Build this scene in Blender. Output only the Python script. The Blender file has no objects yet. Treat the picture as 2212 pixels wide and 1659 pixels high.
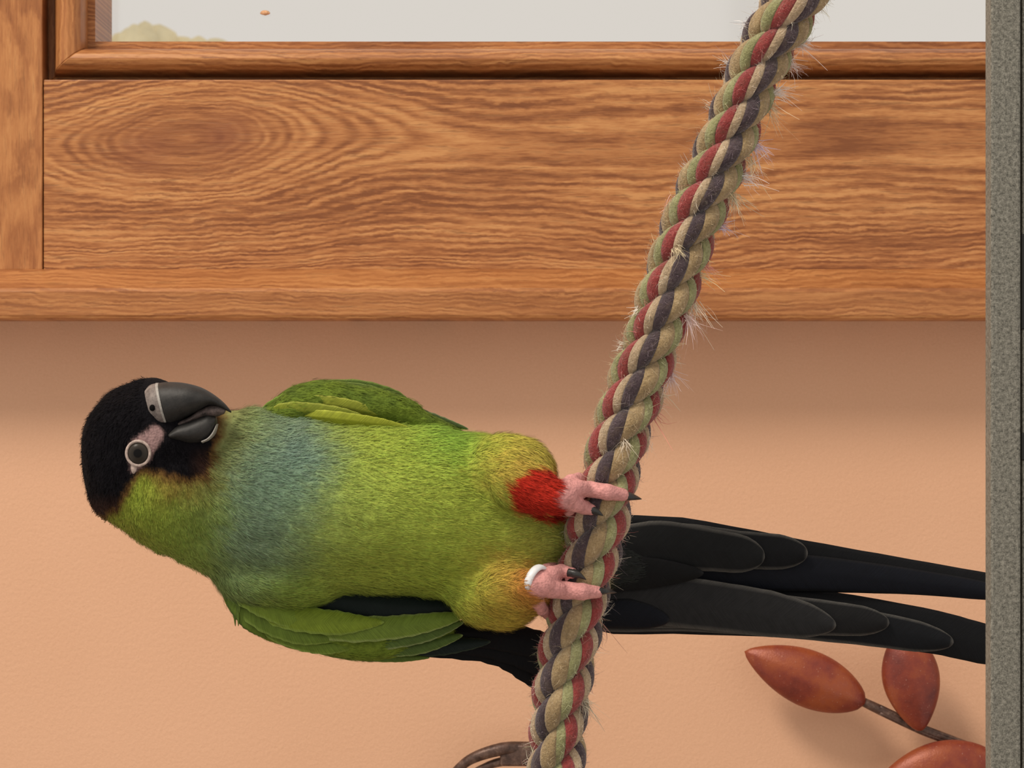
import bpy, math, random
import numpy as np
from mathutils import Vector

random.seed(7)
RNG = np.random.default_rng(7)

# ------------------------------------------------------------------ camera
W, H = 2212.0, 1659.0
HFOV = math.radians(17.2)
K = math.tan(HFOV / 2) / (W / 2)          # metres per pixel per metre of distance
ZC = 1.40                                 # camera height
scene = bpy.context.scene
col = scene.collection
cam_d = bpy.data.cameras.new('camera')
cam = bpy.data.objects.new('camera', cam_d)
col.objects.link(cam)
cam.location = (0, 0, ZC)
cam.rotation_euler = (math.pi / 2, 0, 0)
cam_d.sensor_fit = 'HORIZONTAL'
cam_d.angle = HFOV
cam_d.clip_start = 0.02
cam_d.clip_end = 200
cam_d.dof.use_dof = True
cam_d.dof.focus_distance = 1.16
cam_d.dof.aperture_fstop = cam_d.lens / 1.3   # ~1.3 mm pupil: a phone's tele lens
scene.camera = cam

# ------------------------------------------------------------------ world, lights, exposure
world = bpy.data.worlds.new('overcast_sky')
scene.world = world
world.use_nodes = True
bg = world.node_tree.nodes['Background']
bg.inputs['Color'].default_value = (1.0, 0.93, 0.86, 1)
bg.inputs['Strength'].default_value = 0.74


def area_light(name, loc, target, size, power, colour):
    d = bpy.data.lights.new(name, 'AREA')
    d.shape = 'DISK'
    d.size = size
    d.energy = power
    d.color = colour
    o = bpy.data.objects.new(name, d)
    col.objects.link(o)
    o.location = loc
    v = Vector(target) - Vector(loc)
    o.rotation_euler = v.to_track_quat('-Z', 'Y').to_euler()
    return o


area_light('ceiling_lamp_offscreen', (-0.75, 0.45, ZC + 1.35), (0, 1.4, ZC - 0.1), 0.55, 23.5, (1.0, 0.90, 0.78))

vs = scene.view_settings
vs.view_transform = 'Standard'
vs.look = 'None'
vs.exposure = 0.0
vs.gamma = 1.0
vs.use_curve_mapping = False


# ------------------------------------------------------------------ helpers
def P(px, py, d):
    return Vector(((px - W / 2) * K * d, d, (H / 2 - py) * K * d + ZC))


def lin(c):
    return tuple(((v / 255) / 12.92 if v / 255 <= 0.04045 else ((v / 255 + 0.055) / 1.055) ** 2.4) for v in c)


def put(name, me, mat=None, parent=None, smooth=True):
    o = bpy.data.objects.new(name, me)
    col.objects.link(o)
    if mat is not None and len(me.materials) == 0:
        me.materials.append(mat)
    if smooth:
        me.polygons.foreach_set('use_smooth', [True] * len(me.polygons))
    if parent is not None:
        o.parent = parent
    return o


def meshdata(name, verts, faces):
    me = bpy.data.meshes.new(name)
    me.from_pydata([tuple(v) for v in verts], [], [tuple(int(i) for i in f) for f in faces])
    me.update()
    return me


def tag(o, label=None, cat=None, group=None, kind=None):
    if label: o['label'] = label
    if cat: o['category'] = cat
    if group: o['group'] = group
    if kind: o['kind'] = kind
    return o


def empty(name, loc=(0, 0, 0)):
    o = bpy.data.objects.new(name, None)
    col.objects.link(o)
    o.location = loc
    o.empty_display_size = 0.02
    return o


def attach(o, parent):
    """parent o (built in world coordinates) to an Empty without moving it"""
    o.parent = parent
    loc = parent.location
    p = parent.parent
    while p is not None:
        loc = loc + p.location
        p = p.parent
    o.matrix_parent_inverse.identity()
    o.location = -loc
    return o


def box_mesh(name, lo, hi, bevel=0.0, segs=2):
    import bmesh
    bm = bmesh.new()
    bmesh.ops.create_cube(bm, size=1)
    for v in bm.verts:
        v.co = Vector([lo[i] + (v.co[i] + 0.5) * (hi[i] - lo[i]) for i in range(3)])
    if bevel > 0:
        bmesh.ops.bevel(bm, geom=bm.edges[:], offset=bevel, segments=segs, affect='EDGES', profile=0.5)
    bmesh.ops.recalc_face_normals(bm, faces=bm.faces[:])
    me = bpy.data.meshes.new(name)
    bm.to_mesh(me)
    bm.free()
    return me


def sweep_mesh(name, rings, closed_ring=True, cap=True):
    n, m = len(rings), len(rings[0])
    verts = [v for r in rings for v in r]
    faces = []
    for i in range(n - 1):
        for j in range(m if closed_ring else m - 1):
            j2 = (j + 1) % m
            faces.append((i * m + j, i * m + j2, (i + 1) * m + j2, (i + 1) * m + j))
    if cap and closed_ring:
        faces.append(tuple(range(m - 1, -1, -1)))
        faces.append(tuple((n - 1) * m + j for j in range(m)))
    return meshdata(name, verts, faces)


def spline(pts, n):
    """Catmull-Rom through pts, resampled evenly in parameter"""
    p = np.array([np.array(q, float) for q in pts])
    p = np.vstack([2 * p[0] - p[1], p, 2 * p[-1] - p[-2]])
    m = len(p) - 3
    out = []
    for t in np.linspace(0, m - 1e-9, n):
        i = int(t)
        f = t - i
        a, b, c, d = p[i], p[i + 1], p[i + 2], p[i + 3]
        out.append(0.5 * (2 * b + (c - a) * f + (2 * a - 5 * b + 4 * c - d) * f * f + (3 * b - a - 3 * c + d) * f ** 3))
    return np.array(out)


def tube(name, pts, radii, mat, parent=None, n=40, seg=14, tip=True, flat=1.0):
    c = spline(pts, n)
    r = np.interp(np.linspace(0, 1, n), np.linspace(0, 1, len(radii)), radii)
    t = np.gradient(c, axis=0)
    t /= np.linalg.norm(t, axis=1)[:, None]
    up = np.array([0.0, -1.0, 0.0])
    rings = []
    for i in range(n):
        s = np.cross(t[i], up)
        if np.linalg.norm(s) < 1e-4:
            s = np.array([1.0, 0, 0])
        s /= np.linalg.norm(s)
        u = np.cross(s, t[i])
        rings.append([c[i] + r[i] * (math.cos(a) * s + flat * math.sin(a) * u)
                      for a in np.linspace(0, 2 * math.pi, seg, endpoint=False)])
    me = sweep_mesh(name, rings)
    o = put(name, me, mat)
    if parent is not None:
        attach(o, parent)
    return o


# ---- value noise in numpy (for shapes and plumage mottling)
def vnoise(p, seed=0):
    p = np.asarray(p, np.float32)
    i = np.floor(p).astype(np.int64)
    f = p - i
    f = f * f * (3 - 2 * f)

    def h(a, b, c):
        n = (a * 374761393 + b * 668265263 + c * 1274126177 + seed * 974711) & 0x7fffffff
        n = ((n ^ (n >> 13)) * 1274126177) & 0x7fffffff
        return ((n ^ (n >> 16)) & 0xffff).astype(np.float32) / 65535.0
    r = 0
    for dx in (0, 1):
        wx = f[..., 0] if dx else 1 - f[..., 0]
        for dy in (0, 1):
            wy = f[..., 1] if dy else 1 - f[..., 1]
            for dz in (0, 1):
                wz = f[..., 2] if dz else 1 - f[..., 2]
                r = r + wx * wy * wz * h(i[..., 0] + dx, i[..., 1] + dy, i[..., 2] + dz)
    return r


# ------------------------------------------------------------------ node helpers
class NT:
    def __init__(self, name):
        self.m = bpy.data.materials.new(name)
        self.m.use_nodes = True
        self.t = self.m.node_tree
        self.b = self.t.nodes['Principled BSDF']
        self.out = self.t.nodes['Material Output']

    def n(self, kind, **kw):
        nd = self.t.nodes.new(kind)
        for k, v in kw.items():
            setattr(nd, k, v)
        return nd

    def link(self, a, b):
        self.t.links.new(a, b)

    def sock(self, v, s):
        if hasattr(v, 'links'):
            self.link(v, s)
        elif v is not None:
            s.default_value = v

    def math(self, op, a, b=0.0, c=0.0, clamp=False):
        nd = self.n('ShaderNodeMath', operation=op, use_clamp=clamp)
        for v, s in zip((a, b, c), nd.inputs):
            self.sock(v, s)
        return nd.outputs[0]

    def xyz(self, v):
        nd = self.n('ShaderNodeSeparateXYZ')
        self.link(v, nd.inputs[0])
        return nd.outputs

    def vec(self, x, y, z):
        nd = self.n('ShaderNodeCombineXYZ')
        for v, s in zip((x, y, z), nd.inputs):
            self.sock(v, s)
        return nd.outputs[0]

    def noise(self, v, scale=1.0, detail=2.0, rough=0.5, dist=0.0):
        nd = self.n('ShaderNodeTexNoise')
        if v is not None: self.link(v, nd.inputs['Vector'])
        nd.inputs['Scale'].default_value = scale
        nd.inputs['Detail'].default_value = detail
        nd.inputs['Roughness'].default_value = rough
        nd.inputs['Distortion'].default_value = dist
        return nd.outputs['Fac']

    def ramp(self, f, stops, interp='LINEAR'):
        nd = self.n('ShaderNodeValToRGB')
        self.link(f, nd.inputs[0])
        e = nd.color_ramp.elements
        nd.color_ramp.interpolation = interp
        while len(e) < len(stops):
            e.new(0.5)
        for el, (p, c) in zip(e, stops):
            el.position = p
            el.color = (*c, 1) if len(c) == 3 else c
        return nd.outputs[0]

    def mix(self, f, a, b, mode='MIX'):
        nd = self.n('ShaderNodeMix', data_type='RGBA', blend_type=mode)
        self.sock(f, nd.inputs[0])
        for v, s in ((a, nd.inputs[6]), (b, nd.inputs[7])):
            if isinstance(v, tuple) and len(v) == 3: v = (*v, 1)
            self.sock(v, s)
        return nd.outputs[2]

    def bump(self, h, strength=0.3, dist=0.001, normal=None):
        nd = self.n('ShaderNodeBump')
        nd.inputs['Strength'].default_value = strength
        nd.inputs['Distance'].default_value = dist
        self.link(h, nd.inputs['Height'])
        if normal is not None: self.link(normal, nd.inputs['Normal'])
        self.link(nd.outputs[0], self.b.inputs['Normal'])
        return nd.outputs[0]

    def obj(self):
        return self.n('ShaderNodeTexCoord').outputs['Object']

    def pos(self):
        return self.n('ShaderNodeNewGeometry').outputs['Position']

    def attr(self, name):
        return self.n('ShaderNodeAttribute', attribute_name=name)

    def base(self, v, rough=0.6, spec=0.3):
        if isinstance(v, tuple):
            self.b.inputs['Base Color'].default_value = (*v, 1) if len(v) == 3 else v
        else:
            self.link(v, self.b.inputs['Base Color'])
        self.b.inputs['Roughness'].default_value = rough
        self.b.inputs['Specular IOR Level'].default_value = spec
        return self.m


# ------------------------------------------------------------------ materials of the setting
def wood(name, axis='X', knots=(), tone=1.0, seed=0.0, wav=1.0, contrast=1.0, line=1.0):
    """oiled oak; grain runs along axis; knots = (u, v, h, s) in metres"""
    m = NT(name)
    x, y, z = m.xyz(m.pos())
    u, v = (x, z) if axis == 'X' else (z, x)
    w3 = m.math('MULTIPLY', y, 1.0)
    n1 = m.noise(m.vec(m.math('MULTIPLY', u, 7.0), m.math('MULTIPLY', v, 20.0), m.math('ADD', w3, seed)), 1.0, 1.5, 0.5)
    n2 = m.noise(m.vec(m.math('MULTIPLY', u, 60.0), m.math('MULTIPLY', v, 110.0), seed + 3.0), 1.0, 2.0, 0.55)
    g = m.math('ADD', v, m.math('MULTIPLY', m.math('SUBTRACT', n1, 0.5), 0.036 * wav))
    g = m.math('ADD', g, m.math('MULTIPLY', m.math('SUBTRACT', n2, 0.5), 0.0046))
    n3 = m.noise(m.vec(m.math('MULTIPLY', u, 330.0), m.math('MULTIPLY', v, 700.0), seed + 6.0), 1.0, 2.0, 0.6)
    g = m.math('ADD', g, m.math('MULTIPLY', m.math('SUBTRACT', n3, 0.5), 0.0016))
    dark = core = None
    for (ku, kv, kh, ks) in knots:
        du = m.math('SUBTRACT', u, ku)
        dv = m.math('SUBTRACT', g, kv)
        e = m.math('EXPONENT', m.math('MULTIPLY', m.math('MULTIPLY', du, du), -1.0 / (ks * ks)))
        q = m.math('ADD', m.math('MULTIPLY', dv, dv), m.math('MULTIPLY', m.math('SUBTRACT', 1.0, e), kh * kh))
        g = m.math('SQRT', q)
        core = m.math('EXPONENT', m.math('MULTIPLY', q, -1.0 / (0.0165 ** 2)))
        for (ox, oz, am) in ((0.018, 0.000, 1.0), (-0.018, -0.005, 0.75)):
            rx = m.math('SUBTRACT', du, ox)
            rz = m.math('SUBTRACT', dv, oz)
            rr = m.math('ADD', m.math('MULTIPLY', m.math('MULTIPLY', rx, rx), 0.6), m.math('MULTIPLY', rz, rz))
            dk = m.math('MULTIPLY', m.math('EXPONENT', m.math('MULTIPLY', rr, -1.0 / (0.011 ** 2))), am)
            dark = dk if dark is None else m.math('ADD', dark, dk)
    # yearly growth lines: nearly regular, of uneven spacing
    w1 = m.noise(m.vec(m.math('MULTIPLY', g, 130.0), m.math('MULTIPLY', u, 5.0), seed + 2.0), 1.0, 2.0, 0.5)
    gl = m.math('ADD', g, m.math('MULTIPLY', w1, 0.0052))
    sn = m.math('SINE', m.math('MULTIPLY', gl, 2 * math.pi / (0.00225 / line)))
    am_ = m.noise(m.vec(m.math('MULTIPLY', u, 55.0), m.math('MULTIPLY', v, 240.0), seed + 7.0), 1.0, 3.0, 0.7)
    am_ = m.math('MULTIPLY', m.math('SUBTRACT', am_, 0.30), 2.6, clamp=True)
    ln = m.math('ADD', 0.5, m.math('MULTIPLY', m.math('MULTIPLY', sn, am_), 0.5))
    if core is not None:
        ln = m.math('ADD', m.math('MULTIPLY', ln, m.math('SUBTRACT', 1.0, core)), m.math('MULTIPLY', core, 0.45))
    br = m.noise(m.vec(m.math('MULTIPLY', g, 140.0), m.math('MULTIPLY', u, 9.0), seed + 9.0), 1.0, 3.0, 0.55)
    # pores: straight short dashes along the board, denser on the growth lines
    po = m.noise(m.vec(m.math('MULTIPLY', u, 62.0), m.math('MULTIPLY', v, 760.0), seed + 4.0), 1.0, 3.0, 0.65)
    f = m.math('ADD', m.math('MULTIPLY', ln, 0.20), m.math('MULTIPLY', br, 0.38))
    f = m.math('ADD', f, m.math('MULTIPLY', po, 0.42))
    f = m.math('ADD', 0.5, m.math('MULTIPLY', m.math('SUBTRACT', f, 0.5), 1.9 * contrast))
    c = m.ramp(f, [(0.22, tuple(t * tone for t in (0.215, 0.072, 0.023))),
                   (0.42, tuple(t * tone for t in (0.345, 0.130, 0.042))),
                   (0.58, tuple(t * tone for t in (0.465, 0.195, 0.066))),
                   (0.80, tuple(t * tone for t in (0.585, 0.280, 0.102)))])
    pm = m.math('MULTIPLY', m.math('SUBTRACT', m.math('ADD', po, m.math('MULTIPLY', m.math('SUBTRACT', 0.5, ln), 0.14)), 0.535), 6.5, clamp=True)
    c = m.mix(m.math('MULTIPLY', pm, 0.62 * min(1.0, contrast + 0.1)), c, tuple(t * tone for t in (0.15, 0.045, 0.015)))
    if dark is not None:
        c = m.mix(m.math('MULTIPLY', dark, 0.40), c, (0.22, 0.066, 0.034))
    m.base(c, 0.42, 0.35)
    hgt = m.math('SUBTRACT', m.math('MULTIPLY', ln, 0.4), pm)
    m.bump(hgt, 0.25, 0.0003)
    return m.m


def flat_mat(name, c, rough=0.5, spec=0.4, metal=0.0, noise_amt=0.0, scale=200.0, bump=0.0, bdist=0.0004):
    m = NT(name)
    p = m.pos()
    if noise_amt or bump:
        nz = m.noise(p, scale, 3.0, 0.6)
    if noise_amt:
        lo = tuple(max(0, v * (1 - noise_amt)) for v in c)
        hi = tuple(min(1, v * (1 + noise_amt)) for v in c)
        m.base(m.ramp(nz, [(0.3, lo), (0.7, hi)]), rough, spec)
    else:
        m.base(c, rough, spec)
    m.b.inputs['Metallic'].default_value = metal
    if bump:
        m.bump(nz, bump, bdist)
    return m.m


WALL_D = 1.55
def wall_paint():
    m = NT('peach_wall_paint')
    p = m.pos()
    a = m.noise(p, 900.0, 3.0, 0.65)
    b = m.noise(p, 9.0, 2.0, 0.5)
    c = m.ramp(m.math('ADD', m.math('MULTIPLY', a, 0.5), m.math('MULTIPLY', b, 0.5)),
               [(0.30, (0.690, 0.395, 0.240)), (0.70, (0.760, 0.450, 0.285))])
    m.base(c, 0.62, 0.25)
    m.bump(m.noise(p, 520.0, 3.0, 0.6), 0.5, 0.0005)
    return m.m


M_wall = wall_paint()
kn = P(405, 310, 1.535)
M_rail = wood('oak_rail', 'X', knots=[(kn.x, kn.z, 0.030, 0.075)], seed=1.7, wav=0.7, contrast=1.35)
M_stile = wood('oak_stile', 'Z', seed=5.1, wav=2.0, contrast=0.7, line=0.5)
M_bead = wood('oak_bead', 'X', seed=8.3, wav=0.5, contrast=0.9)
M_beadv = wood('oak_bead_upright', 'Z', seed=11.3, wav=0.5, contrast=0.6)
M_ledge = wood('oak_ledge', 'X', seed=14.9, wav=0.8, contrast=0.7, tone=1.0)

# ------------------------------------------------------------------ the wall with its window opening
GX0, GX1 = P(200, 0, WALL_D).x, P(2960, 0, WALL_D).x      # opening of the glazing
GZ0, GZ1 = P(0, 94, WALL_D).z, P(0, 94, WALL_D).z + 0.62
OX0, OX1, OZ0, OZ1 = GX0 - 0.02, GX1 + 0.02, GZ0 - 0.02, GZ1 + 0.02
WX, WZ0, WZ1 = 1.3, 0.0, 2.8


def frame_solid(name, xs, zs, y0, y1):
    vs_, fs = [], []
    for y in (y0, y1):
        for (x, z) in ((xs[0], zs[0]), (xs[3], zs[0]), (xs[3], zs[3]), (xs[0], zs[3]),
                       (xs[1], zs[1]), (xs[2], zs[1]), (xs[2], zs[2]), (xs[1], zs[2])):
            vs_.append((x, y, z))
    for i in range(4):
        j = (i + 1) % 4
        fs.append((i, j, 4 + j, 4 + i))
        fs.append((8 + i, 12 + i, 12 + j, 8 + j))
        fs.append((i, 8 + i, 8 + j, j))
        fs.append((4 + i, 4 + j, 12 + j, 12 + i))
    return meshdata(name, vs_, fs)


wb = put('wall_back', frame_solid('wall_back', (-WX, OX0, OX1, WX), (WZ0, OZ0, OZ1, WZ1), WALL_D, WALL_D + 0.12), M_wall, smooth=False)
tag(wb, 'peach painted wall with fine orange-peel texture below the oak window', 'wall', kind='structure')

def floor_mat():
    m = NT('floor_tiles')
    br_ = m.n('ShaderNodeTexBrick')
    m.link(m.pos(), br_.inputs['Vector'])
    br_.inputs['Scale'].default_value = 3.0
    br_.inputs['Color1'].default_value = (0.42, 0.34, 0.27, 1)
    br_.inputs['Color2'].default_value = (0.38, 0.31, 0.25, 1)
    br_.inputs['Mortar'].default_value = (0.25, 0.22, 0.19, 1)
    br_.inputs['Mortar Size'].default_value = 0.012
    m.base(br_.outputs['Color'], 0.6, 0.3)
    return m.m


fl = put('floor', box_mesh('floor', (-WX, -1.5, -0.05), (WX, WALL_D + 0.12, 0.0)), floor_mat(), smooth=False)
tag(fl, 'beige tiled floor below the peach wall', 'floor', kind='structure')

win = empty('window_1', (0, WALL_D, OZ0))
tag(win, 'oak framed window with a deep pane and pale daylight behind', 'window', kind='structure')
RY0 = 1.532                                     # front of stile and rail
r_top = P(0, 172, RY0).z
r_bot = P(0, 584, RY0).z
s_in = P(93, 0, RY0).x
s_out = s_in - 0.078
r_in = GX1 + 0.022
top_z = GZ1 + 0.018


def part_box(name, lo, hi, mat, parent, bevel=0.0006):
    o = put(name, box_mesh(name, lo, hi, bevel), mat, smooth=False)
    return attach(o, parent)


part_box('bottom_rail', (s_in + 0.0002, RY0, r_bot), (r_in - 0.0002, WALL_D + 0.012, r_top), M_rail, win)
part_box('left_stile', (s_out, RY0 - 0.0006, r_bot), (s_in - 0.0002, WALL_D + 0.012, top_z + 0.08), M_stile, win)
part_box('right_stile', (r_in, RY0, r_bot), (r_in + 0.078, WALL_D + 0.012, top_z + 0.08), M_stile, win)
part_box('top_rail', (s_in, RY0, top_z), (r_in, WALL_D + 0.012, top_z + 0.08), M_rail, win)

# moulded bead: profile given as (distance inward from stile edge in px, depth)
def px_w(p):
    return p * K * 1.54


bead_prof = [(0, 1.549), (14, 1.549), (18, 1.541), (24, 1.5335), (34, 1.5295), (48, 1.528), (62, 1.5290), (71, 1.5325), (76, 1.537), (77, 1.548), (77, 1.580), (0, 1.580)]
def bead_piece(name, a, b, inward, mat, own, other):
    """a,b: outer corner points (x,z); mitred at 45 degrees at both ends"""
    a, b = np.array(a), np.array(b)
    t = (b - a) / np.linalg.norm(b - a)
    inn = np.array(inward)
    rings = []
    for (end, sgn) in ((a, 1), (b, -1)):
        ring = []
        for (dp, y) in bead_prof:
            dpm = px_w(dp)
            q = end + inn * dpm * own + t * sgn * dpm * other
            ring.append((q[0], y, q[1]))
        rings.append(ring)
    me = sweep_mesh(name, rings)
    o = put(name, me, mat, smooth=False)
    # fix winding so normals point outwards
    import bmesh
    bm = bmesh.new(); bm.from_mesh(me)
    bmesh.ops.recalc_face_normals(bm, faces=bm.faces[:])
    bmesh.ops.bevel(bm, geom=[e for e in bm.edges if e.calc_face_angle(0) > 0.6], offset=0.0004, segments=1, affect='EDGES')
    bm.to_mesh(me); bm.free()
    return attach(o, win)


BX0, BX1, BZ0, BZ1 = s_in, r_in, r_top, top_z
bead_piece('bead_bottom', (BX0, BZ0), (BX1, BZ0), (0, 1), M_bead, 0.90, 1.13)
bead_piece('bead_left', (BX0, BZ1), (BX0, BZ0), (1, 0), M_beadv, 1.13, 0.90)
bead_piece('bead_right', (BX1, BZ0), (BX1, BZ1), (-1, 0), M_beadv, 1.13, 0.90)
bead_piece('bead_top', (BX1, BZ1), (BX0, BZ1), (0, -1), M_bead, 0.90, 1.13)

# inner lip (deep reveal) and the pane
lx0 = P(206, 0, 1.548).x
lz0 = P(0, 90, 1.548).z
lx1, lz1 = BX1 - (lx0 - BX0), BZ1 - (lz0 - BZ0)
PANE_Y = 1.592
lip = put('inner_lip', frame_solid('inner_lip', (BX0 + 0.004, lx0, lx1, BX1 - 0.004), (BZ0 + 0.004, lz0, lz1, BZ1 - 0.004), 1.5475, PANE_Y + 0.02), M_bead, smooth=False)
attach(lip, win)


def glass_mat():
    m = NT('window_glass')
    t = m.t
    tr = m.n('ShaderNodeBsdfTransparent')
    tr.inputs[0].default_value = (0.98, 0.985, 0.98, 1)
    gl = m.n('ShaderNodeBsdfGlossy')
    gl.inputs['Roughness'].default_value = 0.08
    mx = m.n('ShaderNodeMixShader')
    mx.inputs[0].default_value = 0.07
    m.link(tr.outputs[0], mx.inputs[1])
    m.link(gl.outputs[0], mx.inputs[2])
    m.link(mx.outputs[0], m.out.inputs[0])
    return m.m


pane = put('glass_pane', box_mesh('glass_pane', (lx0 - 0.003, PANE_Y, lz0 - 0.003), (lx1 + 0.003, PANE_Y + 0.004, lz1 + 0.003)), glass_mat(), smooth=False)
attach(pane, win)

# a crumb of rusty dirt stuck to the pane
M_speck = flat_mat('rust_dirt', (0.62, 0.36, 0.20), 0.8, 0.2, noise_amt=0.3, scale=900)
def blob_verts(c, rad, seed, n=14, m=8):
    vs_, fs = [], []
    for i in range(m + 1):
        th = math.pi * i / m
        for j in range(n):
            a = 2 * math.pi * j / n
            v = np.array([math.sin(th) * math.cos(a), math.sin(th) * math.sin(a), math.cos(th)])
            k = 0.75 + 0.5 * float(vnoise((v * 1.7 + 20 + seed)[None], seed)[0])
            vs_.append((c[0] + rad[0] * v[0] * k, c[1] + rad[1] * v[1] * k, c[2] + rad[2] * v[2] * k))
    for i in range(m):
        for j in range(n):
            fs.append((i * n + j, i * n + (j + 1) % n, (i + 1) * n + (j + 1) % n, (i + 1) * n + j))
    return vs_, fs


c0 = P(573, 28, PANE_Y)
o = put('dirt_speck', meshdata('dirt_speck', *blob_verts((c0.x, PANE_Y - 0.0002, c0.z), (0.0022, 0.0006, 0.0011), 3)), M_speck)
attach(o, win)

# ledge under the window: sloping top strip and upright fascia
LD = 1.506
zt = P(0, 584, RY0).z
z1 = P(0, 628, LD).z
z2 = P(0, 690, LD).z
prof = [(WALL_D + 0.002, zt + 0.0005), (RY0 - 0.0005, zt + 0.0005), (RY0 - 0.004, zt - 0.0005), (LD + 0.006, z1 + 0.0030), (LD + 0.0012, z1 + 0.0012), (LD, z1 - 0.0004),
        (LD, z2 + 0.002), (LD + 0.0006, z2 + 0.0006), (LD + 0.002, z2), (WALL_D + 0.002, z2)]
xa, xb = s_out - 0.05, r_in + 0.13
rings = [[(xx, y, z) for (y, z) in prof] for xx in (xa, xb)]
me = sweep_mesh('trim_1', rings)
import bmesh
bm = bmesh.new(); bm.from_mesh(me); bmesh.ops.recalc_face_normals(bm, faces=bm.faces[:]); bm.to_mesh(me); bm.free()
led = put('trim_1', me, M_ledge, smooth=False)
tag(led, 'projecting oak ledge with sloped upper edge under the window', 'ledge', kind='structure')

# ------------------------------------------------------------------ far tree outside
M_leaf_out = flat_mat('pale_foliage', (0.86, 0.74, 0.45), 0.9, 0.1, noise_amt=0.12, scale=3)  # outdoor haze and glare put into the pale leaf colour
M_bark_out = flat_mat('outdoor_bark', (0.35, 0.27, 0.2), 0.9, 0.1, noise_amt=0.2, scale=6)
TD = 40.0
tb = P(330, 95, TD)
tree = empty('pale_tree', (tb.x, TD, 0))
tag(tree, 'pale yellow-green tree crown seen far off through the window', 'tree')
tube('trunk', [(tb.x, TD, 0), (tb.x, TD, 2.2), (tb.x, TD, 4.4)], [0.12, 0.10, 0.05], M_bark_out, tree, n=12, seg=10)
vs_, fs = [], []
rt = random.Random(3)
for (px, py, r) in [(315, 88, 36), (295, 96, 40), (345, 96, 40), (270, 108, 34), (385, 106, 30), (430, 106, 24), (470, 110, 26), (310, 150, 70), (380, 170, 80), (260, 175, 60), (330, 260, 120)]:
    c = P(px, py, TD)
    rm = r * K * TD
    b = len(vs_)
    v2, f2 = blob_verts((c.x, TD + rt.uniform(-.2, .2), c.z), (rm, rm, rm), rt.randrange(99), 16, 10)
    vs_ += v2
    fs += [tuple(i + b for i in f) for f in f2]
attach(put('crown', meshdata('crown', vs_, fs), M_leaf_out), tree)

# ------------------------------------------------------------------ cage posts (grey hammered powder coat)
def hammered():
    m = NT('grey_hammered_coat')
    p = m.pos()
    a = m.noise(p, 900.0, 3.0, 0.7)
    b = m.noise(p, 2600.0, 2.0, 0.6)
    f = m.math('ADD', m.math('MULTIPLY', a, 0.6), m.math('MULTIPLY', b, 0.4))
    c = m.ramp(f, [(0.36, (0.055, 0.053, 0.043)), (0.5, (0.175, 0.168, 0.138)), (0.64, (0.31, 0.298, 0.250))])
    m.base(c, 0.55, 0.35)
    m.bump(f, 0.6, 0.0004)
    return m.m


M_cage = hammered()
M_black = flat_mat('black_plastic', (0.02, 0.02, 0.018), 0.5, 0.3)
CD = 1.0
cx0, cx1 = P(2140, 0, CD).x, P(2205, 0, CD).x
post = put('cage_post', box_mesh('cage_post', (cx0, CD, ZC - 0.32), (cx1, CD + 0.0115, ZC + 0.32), 0.0007, 2), M_cage, smooth=False)
tag(post, 'grey hammered metal cage post crossing in front of the black tail', 'cage post')
door = empty('cage_door_frame', (P(2209, 0, CD).x, CD, ZC - 0.32))
tag(door, 'upright of the cage door with black catches, right beside the grey post', 'cage door')
dx0 = P(2208.5, 0, CD).x
attach(put('upright', box_mesh('upright', (dx0, CD + 0.001, ZC - 0.32), (dx0 + 0.012, CD + 0.0125, ZC + 0.32), 0.0007, 2), M_cage, smooth=False), door)
for (ya, yb) in ((505, 712), (935, 995)):
    attach(put('catch', box_mesh('catch', (cx1 + 0.0002, CD + 0.0005, P(0, yb, CD).z), (dx0 + 0.006, CD + 0.0030, P(0, ya, CD).z), 0.0004, 1), M_black, smooth=False), door)

# ------------------------------------------------------------------ metal leaf branch on the wall
def leaf_metal():
    m = NT('red_patina_metal')
    p = m.pos()
    a = m.noise(p, 55.0, 5.0, 0.6)
    b = m.noise(p, 1100.0, 2.0, 0.6)
    c = m.ramp(a, [(0.28, (0.12, 0.018, 0.013)), (0.46, (0.225, 0.036, 0.017)), (0.60, (0.31, 0.066, 0.018)), (0.8, (0.27, 0.066, 0.040))])
    sp = m.math('MULTIPLY', m.math('SUBTRACT', b, 0.66), 8.0, clamp=True)
    c = m.mix(m.math('MULTIPLY', sp, 0.5), c, (0.62, 0.38, 0.28))
    m.base(c, 0.42, 0.5)
    m.b.inputs['Metallic'].default_value = 0.15
    m.bump(b, 0.35, 0.0003)
    return m.m


def stem_metal():
    m = NT('brown_bronze')
    p = m.pos()
    a = m.noise(p, 260.0, 4.0, 0.65)
    c = m.ramp(a, [(0.3, (0.045, 0.024, 0.018)), (0.55, (0.12, 0.068, 0.050)), (0.75, (0.26, 0.17, 0.125))])
    m.base(c, 0.45, 0.5)
    m.b.inputs['Metallic'].default_value = 0.35
    m.bump(a, 0.5, 0.0006)
    return m.m


M_leafm, M_stem = leaf_metal(), stem_metal()
BD = 1.530
br = empty('metal_leaf_branch', P(2110, 1620, BD))
tag(br, 'red metal leaf sprig with brown stem mounted on the peach wall', 'wall decoration')
st_pts = [P(1852, 1510, BD), P(1900, 1533, BD), P(1990, 1575, BD + 0.002), P(2060, 1602, BD + 0.004), P(2120, 1628, BD + 0.006), P(2230, 1690, BD + 0.012), P(2330, 1790, WALL_D)]
sw = 11.5 * K * BD
tube('stem', st_pts, [sw * 0.8, sw * 0.95, sw, sw, sw * 1.05, sw * 1.1, sw * 1.1], M_stem, br, n=60)
for off in (0.0014, -0.0013):
    tube('stem_rib', [q + Vector((0, -0.0012, off)) for q in st_pts[1:]], [sw * 0.45] * 6, M_stem, br, n=50, seg=8)


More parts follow.
